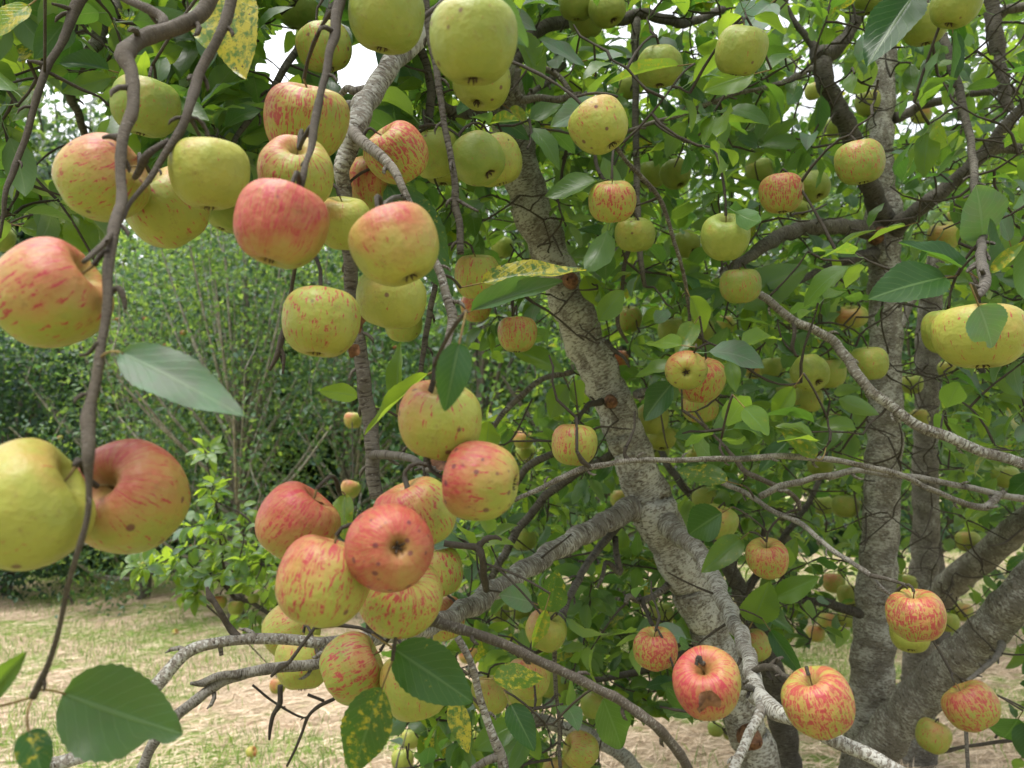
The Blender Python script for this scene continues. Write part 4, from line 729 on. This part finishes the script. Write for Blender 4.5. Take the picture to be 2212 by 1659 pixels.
# ------------------------------------------------------------------ the orchard trees near the camera
def P_(q): return P(q[0], q[1], q[2])
TREES = {}
for k, lab in (('A', 'lichen-speckled apple tree with a leaning forked trunk, its fruiting branches hanging close in front'),
               ('B', 'apple tree with a straight upright trunk and dark forked limbs at the right'),
               ('C', 'slimmer grey apple tree standing behind the upright trunk at the right'),
               ('R', 'dark apple tree with a thin curved trunk just behind the leaning trunk')):
    TREES[k] = tag(empty('apple_tree'), lab, 'tree', 'apple trees of the orchard')
SK = []; SKT = []; SKR = []          # skeleton points, their tree, radius
BRW = []                             # for keeping leaves off the limbs: (proj xy, halfwidth, depth)
first = set(); trunkbase = {}
for (tk, mk, lich, bri, pts) in BR:
    q = np.array([P_(p) for p in pts]); r = np.array([p[3]*p[2]/FW/2 for p in pts])*(.86 if mk == 'T' else .94)
    istrunk = tk not in first
    k = 7 if istrunk else 5
    if max(r) > .02 and not istrunk: k = 6
    Q = catmull(q, k); R_ = np.maximum(catmull(np.stack([r, r, r], 1), k)[:, 0], .0012)
    if istrunk:
        first.add(tk); Q[-1, 2] = min(Q[-1, 2], -.05); TREES[tk].location = (Q[-1, 0], Q[-1, 1], 0)
        base = np.array(TREES[tk].location); trunkbase[tk] = base; name = 'trunk'
        if Q[-1, 2] > -.04: pass
    else: name = 'branch' if max(r) > .0055 else 'twig'
    base = trunkbase[tk]
    # natural irregularity: small sideways wander and swollen nodes
    n = len(Q); s = np.cumsum(np.r_[0, np.linalg.norm(np.diff(Q, axis=0), axis=1)])
    ph = RS.rand(6)*6
    jit = np.stack([np.sin(s*55+ph[0])+.6*np.sin(s*120+ph[1]), np.sin(s*48+ph[2])+.6*np.sin(s*133+ph[3]), np.sin(s*60+ph[4])], 1)
    Q = Q+jit*np.minimum(R_*.16, .004)[:, None]
    mb = MB()
    if mk == 'T':
        for node in np.arange(RS.rand()*.03, s[-1], .028+RS.rand()*.02):   # bud nodes
            R_ = R_*(1+.13*np.exp(-((s-node)/(.0035+R_*.4))**2))
    big = max(r) > .02
    tube(mb, Q-base, R_, 28 if istrunk and tk in 'AB' else (16 if big else 9), lump=.045 if big else .07)
    # buds and short spurs on the thinner wood, knots on the thicker
    if r.mean() < .014 and s[-1] > .08:
        for t in np.arange(.03+RS.rand()*.03, s[-1]-.01, .045+RS.rand()*.03):
            i = min(int(np.searchsorted(s, t)), n-2); T = nrm(Q[i+1]-Q[i]); sd = nrm(np.cross(T, RS.normal(size=3)))
            L = min(R_[i]*RS.uniform(1.6, 3.4), .016); a = Q[i]+sd*R_[i]*.6-base
            tube(mb, [a, a+sd*L*.5+T*L*.25, a+sd*L*.8+T*L*.7, a+sd*L*.85+T*L*1.1], np.array([.55, .5, .45, .12])*min(R_[i], .006)*.9, 6)
    elif r.mean() >= .014:
        for t in np.arange(.1, s[-1], .16+RS.rand()*.12):
            i = min(int(np.searchsorted(s, t)), n-2); T = nrm(Q[i+1]-Q[i]); sd = nrm(np.cross(T, RS.normal(size=3))-FWD*.5)
            sd = nrm(sd-T*(sd@T)); L = R_[i]*RS.uniform(.15, .32); a = Q[i]+sd*R_[i]*.74-base
            tube(mb, [a, a+sd*L*.7, a+sd*L*1.15], np.array([.42, .28, .10])*R_[i], 9, lump=.25)
    o = mb.build(name, M_BARK if mk == 'B' else M_TWIG, TREES[tk]); o.color = (lich, bri, 0, 1)
    SK.append(Q); SKT += [tk]*n; SKR.append(R_)
    px, py, pd = proj(Q); BRW.append(np.stack([px, py, R_*FW/pd, pd], 1))
SK = np.vstack(SK); SKR = np.concatenate(SKR); BRW = np.vstack([b for b in BRW])
for (x, y, w_, L) in ((1234, 604, 24, .012), (1624, 1600, 34, .014), (1322, 868, 20, .012), (1900, 505, 26, .012)):     # old pruning scars
    tk = 'B' if x > 1800 else 'A'; d = (2.6 if tk == 'B' else 1.9); R_ = w_*d/FW/2; a = P(x, y, d-.075+.0)-trunkbase[tk]; mb = MB()
    tube(mb, [a+FWD*.03, a, a-FWD*L, a-FWD*L*1.2, a-FWD*L*.7], [R_*1.5, R_*1.25, R_, R_*.7, R_*.15], 12, lump=.12); mb.build('pruning_scar', M_BROWN, TREES[tk])
# ------------------------------------------------------------------ apples
def apple_body(fl=1., rib=.0, con=0., seed=0, nu=56):
    prof = np.array([(0, .50), (.045, .495), (.11, .56), (.20, .69), (.32, .785), (.48, .825), (.66, .775), (.83, .62), (.945, .40), (.995, .12), (.99, -.14),
                     (.93, -.40), (.81, -.60), (.65, -.745), (.48, -.815), (.34, -.83), (.235, -.80), (.16, -.735), (.09, -.68), (0, -.665)])
    pr = catmull(prof, 3)[:, :2] if False else catmull(np.c_[prof, np.zeros(len(prof))], 3)[:, :2]
    pr[:, 0] = np.maximum(pr[:, 0], 0); rs = np.random.RandomState(seed); a1, a2, a3 = rs.rand(3)*6.28
    th = np.linspace(0, 2*math.pi, nu, endpoint=False); V = []
    for (r, z) in pr:
        t = (1-z)/2
        rr = r*(1-con*(t-.35))*(1+rib*np.cos(5*th+a1)*(.25+.9*abs(z))+.025*np.sin(th+a2)+.018*np.sin(2*th+a3))
        zz = z*fl*(1+.0*th)+.03*rib*10*np.cos(5*th+a1)*(abs(z) > .5)*r*np.sign(z)+.035*r*np.cos(th+a2*2)
        V.append(np.stack([rr*np.cos(th), rr*np.sin(th), zz], 1))
    m = len(pr); V = np.vstack(V)
    F = [(i*nu+j, (i+1)*nu+j, (i+1)*nu+(j+1) % nu, i*nu+(j+1) % nu) for i in range(m-1) for j in range(nu)]
    return V, F
BODY = [mesh('apple_flesh', *apple_body(f, rb, cn, i), M_APPLE, obj=False) for i, (f, rb, cn) in enumerate(((1, .022, .10), (.98, .012, .22), (.95, .032, .05), (1.02, .016, .16)))]
BODS = [mesh('apple_flesh_small', *apple_body(1, .02, .12, 9, 24), M_APPLE, obj=False)]
def calyx_mesh():
    mb = MB(); tube(mb, [(0, 0, -.68), (0, 0, -.71), (0, 0, -.735)], [.085, .07, .03], 8)
    for k in range(5):
        a = k*1.257+.2*math.sin(k*3.); c, s_ = math.cos(a), math.sin(a); L = 1+.35*math.sin(k*2.3)
        pts = [(c*.04, s_*.04, -.70), (c*.11, s_*.11, -.76), (c*.15*L, s_*.15*L, -.83), (c*.11*L, s_*.11*L, -.87)]
        tube(mb, pts, [.035, .032, .02, .006], 5)
    return mb
def stalk_mesh(lean):
    mb = MB(); tube(mb, [(0, 0, .46), (lean*.02, 0, .65), (lean*.07, .01, .80), (lean*.14, .02, .95)], [.035, .022, .022, .034], 8); return mb
o_ = calyx_mesh().build('calyx', M_CALYX); CAL = o_.data; bpy.data.objects.remove(o_)
STK = []
for l in (-1, .3, 1.2):
    o_ = stalk_mesh(l).build('stalk', M_STEM); STK.append(o_.data); bpy.data.objects.remove(o_)
A = []
for (x, y, w_, h_, k, ax, yl, bl, st, sc, lab) in AP:
    ax = np.array(ax, float); ax /= np.linalg.norm(ax)
    best = None                      # radius and height whose outline is the apple's outline in the photograph
    for q in np.linspace(.70, .96, 27):
        fx = math.sqrt(1-ax[0]**2+(q*ax[0])**2); fy = math.sqrt(1-ax[1]**2+(q*ax[1])**2)
        R_ = (w_/2*fx+h_/2*fy)/(fx*fx+fy*fy); e = (R_*fx-w_/2)**2+(R_*fy-h_/2)**2+(5+w_*.45)**2*(q-(.83 if h_/w_ > .76 else .72))**2*4
        if best is None or e < best[0]: best = (e, R_, q)
    R0, zs = best[1]*.985, best[2]/.83
    d = FW*.072/(2*R0)*(k if k < 1 else 1+(k-1)*.3)
    d = min(d, 3.6) if k < 3 else 2.9
    A.append(dict(x=x, y=y, R=R0, zs=zs, d=d, ax=ax, c=(yl*.85, bl*.9, st, sc), lab=lab))
# the tall striped and similar partly hidden ones keep their photo size; push the farther of two touching apples back along its own line of sight
for it in range(60):
    moved = False
    for i in range(len(A)):
        for j in range(i+1, len(A)):
            a, b = A[i], A[j]; pa, pb = P(a['x'], a['y'], a['d']), P(b['x'], b['y'], b['d'])
            ra, rb = a['R']*a['d']/FW, b['R']*b['d']/FW
            if np.linalg.norm(pa-pb) < (ra+rb)*.93:
                f = b if b['d'] >= a['d'] else a; f['d'] *= 1.012; moved = True
    if not moved: break
def viewdir(a, p):          # a direction given as it looks along the line of sight to p
    f = nrm(p-CAM); r = nrm(np.cross(f, [0, 0, 1.])); u = np.cross(r, f); v = r*a[0]+u*a[1]-f*a[2]; return v/np.linalg.norm(v)
zup = np.array([0, 0, 1.]); TIPS = []; AM = []
for i, a in enumerate(A):
    p = P(a['x'], a['y'], a['d']); rr = a['R']*a['d']/FW; z = viewdir(a['ax'], p)
    bdir = nrm(np.array([-.25, -.62, .75])+RS.normal(0, .25, 3)); x = nrm(bdir-z*(bdir@z))
    if a['ax'][2] < -.8: x = nrm(UPV-RGT*.25-z*((UPV-RGT*.25)@z))
    y = np.cross(z, x)
    Rm = Matrix([[x[0], y[0], z[0]], [x[1], y[1], z[1]], [x[2], y[2], z[2]]]).to_4x4()
    root = empty('apple', tuple(p)); tag(root, a['lab'], 'apple', 'apples hanging in the trees')
    root.rotation_euler = Rm.to_euler()
    small = a['R'] < 27
    fo = link(bpy.data.objects.new('fruit', BODS[0] if small else BODY[i % 4]), root)
    S = (rr, rr, rr*a['zs']); fo.scale = (rr*RS.uniform(.97, 1.03), rr*RS.uniform(.97, 1.03), S[2]); fo.color = a['c']
    sk_ = link(bpy.data.objects.new('stalk', STK[i % 3]), root); sk_.scale = S
    if a['ax'][2] < .25 and a['R'] > 20:
        c_ = link(bpy.data.objects.new('calyx', CAL), root); c_.scale = tuple(q*(.8 if a['R'] > 60 else 1) if k < 2 else q for k, q in enumerate(S))
    tip = p+z*rr*a['zs']*.94+x*[-1, .3, 1.2][i % 3]*.14*rr; TIPS.append((tip, z, a['d'], rr)); AM.append((a['x'], a['y'], a['R'], a['d']))
AM = np.array(AM)
# ------------------------------------------------------------------ leaf layout
def keep_leaf(p, tip, kd=0.):
    """drop crown leaves that would hide fruit, trunk or limbs lying farther away"""
    x0, y0, d0 = proj(p); x1, y1, d1 = proj(tip); ok = np.ones(len(p), bool)
    for t in (.35, .7, 1.):
        x, y, d = x0+(x1-x0)*t, y0+(y1-y0)*t, d0+(d1-d0)*t
        for (ax, ay, ar, ad) in AM:
            cover = ((x-ax)**2+(y-ay)**2 < (ar*1.08)**2) & (d < ad+.03) ; ok &= ~(cover & (RS.rand(len(x)) > .08))
            # and never inside the flesh
        for s0 in range(0, len(BRW), 400):
            B_ = BRW[s0:s0+400]; dx = x[:, None]-B_[None, :, 0]; dy = y[:, None]-B_[None, :, 1]
            c = (dx*dx+dy*dy < (B_[None, :, 2]*1.15+5)**2) & (d[:, None] < B_[None, :, 3]+.03) & (B_[None, :, 2] > 4)
            ok &= ~(c.any(1) & (RS.rand(len(x)) > .12))
    return ok
def open_zone(x, y, d):
    """True where the photograph looks through to the far field or the sky"""
    z = (x < 840) & (y > 500+.12*np.clip(x, 0, 400)) & (d < 5)
    z |= (x < 700) & (y > 420) & (x > 230) & (d < 5)
    z |= (x > 560) & (x < 760) & (y > 430) & (y < 1240) & (d < 5)
    z |= (x < 1010) & (y > 540) & (y < 1000) & (d < 5)
    z |= (x > 1000) & (x < 1230) & (y > 770) & (y < 900) & (d < 5)
    z |= (x > 60) & (x < 240) & (y > 190) & (y < 400) & (d < 5)
    z |= ((x-785)**2/55**2+(y-150)**2/75**2 < 1) | ((x-600)**2/48**2+(y-125)**2/70**2 < 1) | ((x-740)**2/28**2+(y-205)**2/20**2 < 1)
    z |= (x > 1700) & (x < 1840) & (y > 1390) & (d < 6) | (x > 2040) & (y > 1340) & (x < 2150+60*RS.rand(*np.shape(x))) & (d < 6)
    z |= (x > 1300) & (x < 1560) & (y > 1545) & (d < 6)
    z |= ((x-1735)**2/26**2+(y-225)**2/36**2 < 1) | ((x-1690)**2/22**2+(y-45)**2/22**2 < 1)
    return z
REG = [ # x0,x1,y0,y1,d0,d1,n clusters
 (-80, 560, -120, 300, 1.0, 2.1, 210), (-80, 240, 260, 520, 1.05, 2.0, 55), (230, 600, 250, 420, 1.2, 2.0, 60), (520, 1180, -120, 330, 1.25, 2.6, 210),
 (840, 1130, 300, 560, 1.5, 3.0, 70), (960, 1130, 540, 760, 1.8, 3.2, 22), (850, 1000, 560, 900, 2.2, 3.5, 10), (1130, 2300, -140, 330, 1.5, 3.6, 470),
 (1130, 2300, 300, 700, 1.6, 3.8, 430), (1250, 2300, 700, 1050, 1.7, 3.8, 380), (1000, 1300, 900, 1180, 2.0, 3.6, 90), (1000, 1500, 1180, 1420, 1.8, 3.3, 130),
 (1480, 2300, 1050, 1350, 1.9, 3.8, 170), (850, 1330, 1400, 1690, 1.6, 3.0, 130), (1330, 1500, 1400, 1560, 1.8, 3.0, 25), (1500, 1700, 1350, 1480, 2.0, 3.0, 14), (1630, 1830, 1290, 1400, 2.0, 3.0, 14),
 (640, 830, 1500, 1680, 1.6, 2.6, 14), (1500, 1600, 1540, 1600, 2.2, 2.8, 5), (2150, 2300, 1300, 1680, 1.8, 3, 14), (500, 840, 1395, 1450, 2.2, 2.8, 6),
 (1130, 2300, -140, 1000, 1.15, 1.75, 95), (560, 1180, -140, 330, 1.1, 1.5, 45), (1000, 1500, 1150, 1660, 1.2, 1.6, 16),
 (1130, 2300, -140, 350, 3.6, 6.5, 300), (1130, 2300, 300, 1150, 3.8, 6.5, 420),
]
cl = []
for (x0, x1, y0, y1, d0, d1, n) in REG:
    n = int(n*1.3); x = RS.uniform(x0, x1, n); y = RS.uniform(y0, y1, n); d = RS.uniform(d0, d1, n)
    k = ~open_zone(x, y, d); cl.append(np.stack([x, y, d], 1)[k])
for (n, xa, xb, ya, yb, da, db) in ((70, -500, 800, -1300, -150, .9, 3.6), (170, 800, 2700, -1300, -150, .9, 3.6)):      # unseen crown clusters added above the frame to shade what hangs below
    cl.append(np.stack([RS.uniform(xa, xb, n), RS.uniform(ya, yb, n), RS.uniform(da, db, n)], 1))
cl = np.vstack(cl)
# the leafy shoot low at the left, farther off
sx = []
for (bx, by, sx_, sy_, n, d_) in ((480, 1130, 60, 35, 14, 2.9), (545, 1190, 60, 50, 22, 2.8), (440, 1200, 60, 35, 14, 2.9), (350, 1225, 45, 22, 10, 2.9), (560, 1270, 50, 30, 14, 2.8),
                              (440, 1270, 55, 30, 10, 2.9), (300, 1225, 20, 10, 4, 2.9), (545, 1330, 40, 25, 7, 2.8), (448, 975, 8, 8, 3, 2.9), (465, 1060, 12, 16, 4, 2.9), (1120, 930, 40, 30, 10, 3.2), (1150, 990, 40, 30, 8, 3.2)):
    sx.append(np.stack([RS.normal(bx, sx_*.6, n), RS.normal(by, sy_*.6, n), RS.uniform(d_-.2, d_+.2, n)], 1))
sx = np.vstack(sx); ncl = len(cl); cl = np.vstack([cl, sx])
CP = CAM+cl[:, 2:3]*FWD+RGT*((cl[:, 0:1]-CX)/FW*cl[:, 2:3])+UPV*((CY-cl[:, 1:2])/FW*cl[:, 2:3])
CP = CP[CP[:, 2] > .25] if False else CP
# grow twigs: every cluster and every apple stalk is joined to the nearest wood
tgt = [(p, None, 0) for p in CP]+[(t[0], t[1], 1) for t in TIPS]
pts = np.array([t[0] for t in tgt])
def nearest(p, S): d = ((S-p)**2).sum(1); i = int(np.argmin(d)); return i, math.sqrt(d[i])
S = SK.copy(); ST = list(SKT)
d0 = np.array([nearest(p, S)[1] for p in pts]); order = np.argsort(d0)
crown = {k: MB() for k in TREES}; own = [None]*len(tgt); tw_dir = np.zeros((len(tgt), 3))
for oi in order:
    p, zdir, isap = tgt[oi]
    dd = S-p; dist2 = (dd**2).sum(1)
    i = int(np.argmin(dist2)); q = S[i]; L = math.sqrt(dist2[i]); tk = ST[i]; own[oi] = tk
    if L < .004: tw_dir[oi] = nrm(RS.normal(size=3)); continue
    n = max(6 if isap else 4, min(10, int(L/.03)+2)); t = np.linspace(0, 1, n)[:, None]
    if isap: c1 = p+zdir*min(L*.35, .03); c0 = q+(c1-q)*.4+np.array([0, 0, .015])
    else: c0 = q+(p-q)*.35+RS.normal(0, .14, 3)*L; c1 = q+(p-q)*.7+RS.normal(0, .10, 3)*L+np.array([0, 0, -.04*L])
    cv = (1-t)**3*q+3*(1-t)**2*t*c0+3*(1-t)*t*t*c1+t**3*p
    r1 = .0014 if isap else .0016; r0 = min(.0022+L*.004, .0045)
    rad = r0+(r1-r0)*t[:, 0]; rad = rad*(1+.2*np.sin(np.arange(n)*2.7))
    if isap: rad[-2:] *= 1.35
    tube(crown[tk], cv-trunkbase[tk], rad, 6 if P is not None and L < 1 else 7, mi=1, cap=False)
    tw_dir[oi] = nrm(cv[-1]-cv[-2]); S = np.vstack([S, cv[1:]]); ST += [tk]*(n-1)
# rosettes of leaves
pos = []; Yd = []; Nd = []; sz = []; rn = []; ye = []; ow = []
for i in range(len(tgt)):
    p, zdir, isap = tgt[i]
    if isap:
        nl = RS.randint(0, 4)
        if TIPS[i-len(CP)][2] < 1.0: nl = 0
    else: nl = RS.randint(4, 8)
    shoot = (not isap) and i >= ncl
    td = nrm(tw_dir[i]+np.array([0, 0, .35])); a0 = RS.rand()*6.28
    e1 = nrm(np.cross(td, [0.3, .2, 1])); e2 = np.cross(td, e1); base_r = RS.rand()
    for k in range(nl):
        a = a0+k*2.4; el = RS.uniform(.1, .95); dv = (e1*math.cos(a)+e2*math.sin(a))*math.cos(el*.8)+td*math.sin(el)*.9
        dv = nrm(dv+np.array([0, 0, RS.uniform(-.55, .15)])); up = nrm(td*.7+np.array([0, 0, .8])+RS.normal(0, .38, 3)-FWD*.25)
        pos.append(p-tw_dir[i]*RS.uniform(0, .02)); Yd.append(dv); Nd.append(up)
        sz.append(RS.uniform(.052, .090)*(.8 if shoot else 1)); rn.append((1+RS.uniform(.4, 1.) if RS.rand() < .12 else np.clip(base_r*.85+RS.rand()*.5-.22, 0, 1)) if not shoot else (1.8 if RS.rand() < .12 else RS.uniform(.5, 1.)))
        u = RS.rand(); ye.append(.85 if u > .985 else (.5 if u > .965 else (RS.uniform(0, .2)))); ow.append(own[i])
pos, Yd, Nd, sz, rn, ye = map(np.array, (pos, Yd, Nd, sz, rn, ye)); ow = np.array(ow)
Yd = nrm(Yd); tip = pos+Yd*sz[:, None]*1.28
ok = keep_leaf(pos, tip); mx, my, md = proj(pos+Yd*sz[:, None]*.8)
shoot_zone = (md > 2.55) & (md < 3.4) & (mx < 720) & (my > 940) & (my < 1400)
ok &= (~open_zone(mx, my, md)) | shoot_zone | (RS.rand(len(mx)) < .03) | ((md > 2.9) & (mx > 1050) & (mx < 1230) & (my > 880))
ok &= (md > .95)
for k in TREES:
    ix = ok & (ow == k); leaves(crown[k], pos[ix]-trunkbase[k], Yd[ix], Nd[ix], sz[ix], rn[ix], ye[ix], LT, 0)
    if crown[k].n: o = crown[k].build('crown', [M_LEAF, M_TWIG], TREES[k]); o.color = (.3, .6, 0, 1)
# ------------------------------------------------------------------ leaves one can tell apart, parts of the leaning tree
for (x0, y0, x1, y1, wp, d, nf, rnd, yel, fold, bend, bite, lab) in LV:
    a, b = P(x0, y0, d), P(x1, y1, d*(1+.04*math.sin(x0)))
    L = np.linalg.norm(b-a); Y = nrm(b-a); nn = camdir(nf); X, Y, Z = frames(Y[None], nn[None]); X, Y, Z = X[0], Y[0], Z[0]
    V, F, U = leaf_shape(26, 9, 1, fold, bend, .02, .25*math.sin(y0), .022, .0, bite=bite)
    V = V.copy(); V[:, 0] *= wp/math.hypot(x1-x0, y1-y0)/.93; V[:, 1] /= max(V[:, 1].max(), .3)
    base = trunkbase['A']; W_ = a+(V[:, :1]*X+V[:, 1:2]*Y+V[:, 2:3]*Z)*L
    mb = MB(); mb.add(W_-base, F, U, 0, rnd=rnd, yel=yel)
    i, dist = nearest(a, S); q = S[i]
    # stalk to the nearest wood
    if dist > .003:
        t = np.linspace(0, 1, 6)[:, None]; c = a-Y*min(.03, dist*.5); cv = (1-t)**2*q+2*(1-t)*t*c+t*t*(a+Y*L*.02)
        if dist > .035 and L < 1:
            m_ = a-Y*.025; t = np.linspace(0, 1, 5)[:, None]; cv2 = (1-t)**2*q+2*(1-t)*t*(q+(m_-q)*.5+np.array([0, 0, .01]))+t*t*m_
            tube(mb, cv2-base, .0018, 6, mi=1); cv = np.array([m_, a-Y*.012, a+Y*L*.02])
        tube(mb, cv-base, .0009, 6, mi=2, cap=False)
    o = mb.build('leaf', [M_LEAF, M_TWIG, M_STEM], TREES['A']); o.color = (.3, .75, 0, 1)
    if lab: o['label'] = lab
# dry brown leaves
for (x0, y0, x1, y1, wp, d) in ((716, 1118, 640, 1100, 46, .70), (930, 1012, 972, 1000, 52, .88), (782, 650, 776, 722, 24, .98), (775, 745, 755, 772, 22, 1.0), (1536, 1490, 1515, 1545, 56, .705)):
    a, b = P(x0, y0, d), P(x1, y1, d); L = np.linalg.norm(b-a); Y = nrm(b-a); X, Y_, Z = frames(Y[None], camdir((.2, .5, .8))[None])
    V, F, U = leaf_shape(18, 7, 1, .5, .7, .08, .9, .03, 0.); V[:, 0] *= wp/math.hypot(x1-x0, y1-y0)/.9; V[:, 1] /= max(V[:, 1].max(), .3)
    mb = MB(); mb.add(a+(V[:, :1]*X+V[:, 1:2]*Y_+V[:, 2:3]*Z)*L-trunkbase['A'], F, U); o = mb.build('dry_leaf', M_BROWN, TREES['A']); o['label'] = 'curled dry brown leaf'
# ------------------------------------------------------------------ far apple trees and the dark trees beyond
def far_tree(name, lab, x, d, h, rx, rz, n, mat, lsz, shoots=0, group=None, zb=.5, col=(.3, .7, 0, 1), hole=0., rr=(0., 1.), appl=0, mats=None):
    base = P(x, CY, d); base[2] = 0; root = tag(empty(name, tuple(base)), lab, 'tree', group)
    mb = MB(); tr = np.array([(0, 0, -.05), (.03, .02, h*.15), (-.05, .03, h*.35), (.04, -.03, h*.6), (0, 0, h*.85)])
    tube(mb, catmull(tr, 4), np.linspace(.06, .015, 17)*(h/3.), 10, lump=.1); o = mb.build('trunk', M_BARK, root); o.color = col
    cm = MB(); cen = []
    K = int(26+shoots)
    for k in range(K):
        a = RS.rand()*6.28; u = RS.rand()**.5; zz = zb+(h-zb)*(.1+.9*RS.rand()); prof = math.sin(math.pi*min(1, (zz-zb)/(h-zb)*.85+.12))**.6
        end = np.array([math.cos(a)*rx*u*prof, math.sin(a)*rx*u*prof, zz]); st = np.array([0, 0, zb*.6+(zz-zb)*.45])
        cv = catmull(np.array([st, st*.4+end*.6+np.array([0, 0, -.1]), end]), 4)
        tube(cm, cv, np.linspace(.016, .006, len(cv))*(h/3.), 5, mi=1, cap=False); cen += list(cv[3:])
        if k < shoots:
            sh = np.array([end, end+np.array([RS.normal(0, .05), RS.normal(0, .05), .35]), end+np.array([RS.normal(0, .1), RS.normal(0, .1), RS.uniform(.6, 1.1)])])
            sh = catmull(sh, 4); tube(cm, sh, np.linspace(.008, .003, len(sh)), 5, mi=1, cap=False); cen += list(sh)*2
    if zb < .25:
        for k in range(26): a = RS.rand()*6.28; cen.append(np.array([math.cos(a)*rx*.6*RS.rand()**.5, -abs(math.sin(a))*rx*.6, RS.uniform(.05, .6)]))
    cen = np.array(cen); c = cen[RS.randint(0, len(cen), n)]+RS.normal(0, 1, (n, 3))*np.array([.16, .16, .13])*(h/3.)
    Y = nrm(RS.normal(size=(n, 3))+np.array([0, 0, -.3])); Nn = nrm(RS.normal(0, .55, (n, 3))+np.array([0, 0, .9])-FWD*.5)
    ci = RS.randint(0, len(cen), n); cr = RS.rand(len(cen)); c = cen[ci]+(c-c)+RS.normal(0, 1, (n, 3))*np.array([.15, .15, .12])*(h/3.)
    leaves(cm, c, Y, Nn, RS.uniform(.7, 1.25, n)*lsz, np.clip(rr[0]+(rr[1]-rr[0])*(cr[ci]*.7+RS.rand(n)*.4-.05), 0, 1), np.zeros(n), LF, 0)
    o = cm.build('crown', [mat, M_BARK], root); o.color = (.6, 1.3, 0, 1) if shoots > 12 else col
    for k in range(appl):
        c_ = cen[RS.randint(len(cen))]+RS.normal(0, .1, 3); c_[1] = -abs(c_[1])-.1; f = bpy.data.objects.new('apple', BODS[0]); C.objects.link(f)
        f.location = tuple(base+c_); r_ = RS.uniform(.026, .034); f.scale = (r_, r_, r_*.95); f.rotation_euler = (RS.rand()*.5, RS.rand()*.5, 4.2); f.color = (.7, RS.uniform(.5, 1), .4, 0)
        tag(f, 'tiny reddish apple among the leaves of the far bushy apple trees', 'apple', 'tiny apples in the far bushy trees')
    return root
G1 = 'bushy apple trees across the mown grass'
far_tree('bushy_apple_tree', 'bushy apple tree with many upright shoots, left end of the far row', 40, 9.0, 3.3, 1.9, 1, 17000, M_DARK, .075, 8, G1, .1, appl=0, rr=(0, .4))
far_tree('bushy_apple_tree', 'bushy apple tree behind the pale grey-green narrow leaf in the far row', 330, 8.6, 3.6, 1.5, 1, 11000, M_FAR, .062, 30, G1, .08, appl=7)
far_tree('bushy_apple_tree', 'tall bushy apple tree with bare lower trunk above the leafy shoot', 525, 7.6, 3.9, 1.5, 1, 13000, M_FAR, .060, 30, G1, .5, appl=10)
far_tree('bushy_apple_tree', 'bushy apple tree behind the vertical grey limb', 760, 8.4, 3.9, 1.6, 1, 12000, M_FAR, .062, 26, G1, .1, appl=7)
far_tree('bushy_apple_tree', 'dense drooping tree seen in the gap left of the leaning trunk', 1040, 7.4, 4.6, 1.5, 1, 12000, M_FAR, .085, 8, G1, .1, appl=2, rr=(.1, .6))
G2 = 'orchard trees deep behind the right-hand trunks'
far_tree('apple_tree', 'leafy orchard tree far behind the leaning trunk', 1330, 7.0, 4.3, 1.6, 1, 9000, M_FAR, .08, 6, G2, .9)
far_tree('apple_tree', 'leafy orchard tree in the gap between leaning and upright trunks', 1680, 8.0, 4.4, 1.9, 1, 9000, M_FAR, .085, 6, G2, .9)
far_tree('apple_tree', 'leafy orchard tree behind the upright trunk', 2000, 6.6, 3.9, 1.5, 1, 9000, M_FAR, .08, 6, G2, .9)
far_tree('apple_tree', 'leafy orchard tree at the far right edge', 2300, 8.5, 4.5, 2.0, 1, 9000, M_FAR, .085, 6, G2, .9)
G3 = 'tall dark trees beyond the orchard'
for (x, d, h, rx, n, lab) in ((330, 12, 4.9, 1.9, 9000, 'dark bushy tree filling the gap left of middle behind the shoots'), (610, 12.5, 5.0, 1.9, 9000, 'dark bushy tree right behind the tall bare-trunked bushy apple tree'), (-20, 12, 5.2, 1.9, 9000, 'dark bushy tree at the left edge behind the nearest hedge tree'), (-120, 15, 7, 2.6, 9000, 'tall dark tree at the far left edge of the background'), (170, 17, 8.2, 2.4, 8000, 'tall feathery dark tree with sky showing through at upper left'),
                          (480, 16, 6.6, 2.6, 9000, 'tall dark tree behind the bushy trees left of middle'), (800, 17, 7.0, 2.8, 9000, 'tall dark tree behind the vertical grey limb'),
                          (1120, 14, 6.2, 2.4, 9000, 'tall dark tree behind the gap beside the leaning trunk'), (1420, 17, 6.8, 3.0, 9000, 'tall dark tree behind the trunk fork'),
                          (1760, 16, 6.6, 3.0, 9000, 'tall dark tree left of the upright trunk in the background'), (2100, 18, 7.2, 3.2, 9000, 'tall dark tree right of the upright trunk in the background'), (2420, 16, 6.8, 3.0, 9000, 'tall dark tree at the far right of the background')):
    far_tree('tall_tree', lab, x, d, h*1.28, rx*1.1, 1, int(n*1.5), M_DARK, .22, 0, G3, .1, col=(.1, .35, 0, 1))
# ------------------------------------------------------------------ windfalls on the grass
for (x, y, lab) in ((378, 1366, 'fallen red apple lying on the mown grass above the large dark leaf'), (543, 1625, 'fallen pale red apple lying on the mown grass at the bottom')):
    t_ = -(CAMZ-.03)/((P(x, y, 1)-CAM)[2]); p = P(x, y, t_)
    root = tag(empty('apple', tuple(p)), lab, 'apple', 'windfall apples'); f = link(bpy.data.objects.new('fruit', BODS[0]), root)
    f.scale = (.03, .03, .027); f.rotation_euler = (.9, .4, 1); f.color = (.8, .9, .4, 0); s_ = link(bpy.data.objects.new('stalk', STK[0]), root); s_.scale = f.scale; s_.rotation_euler = f.rotation_euler
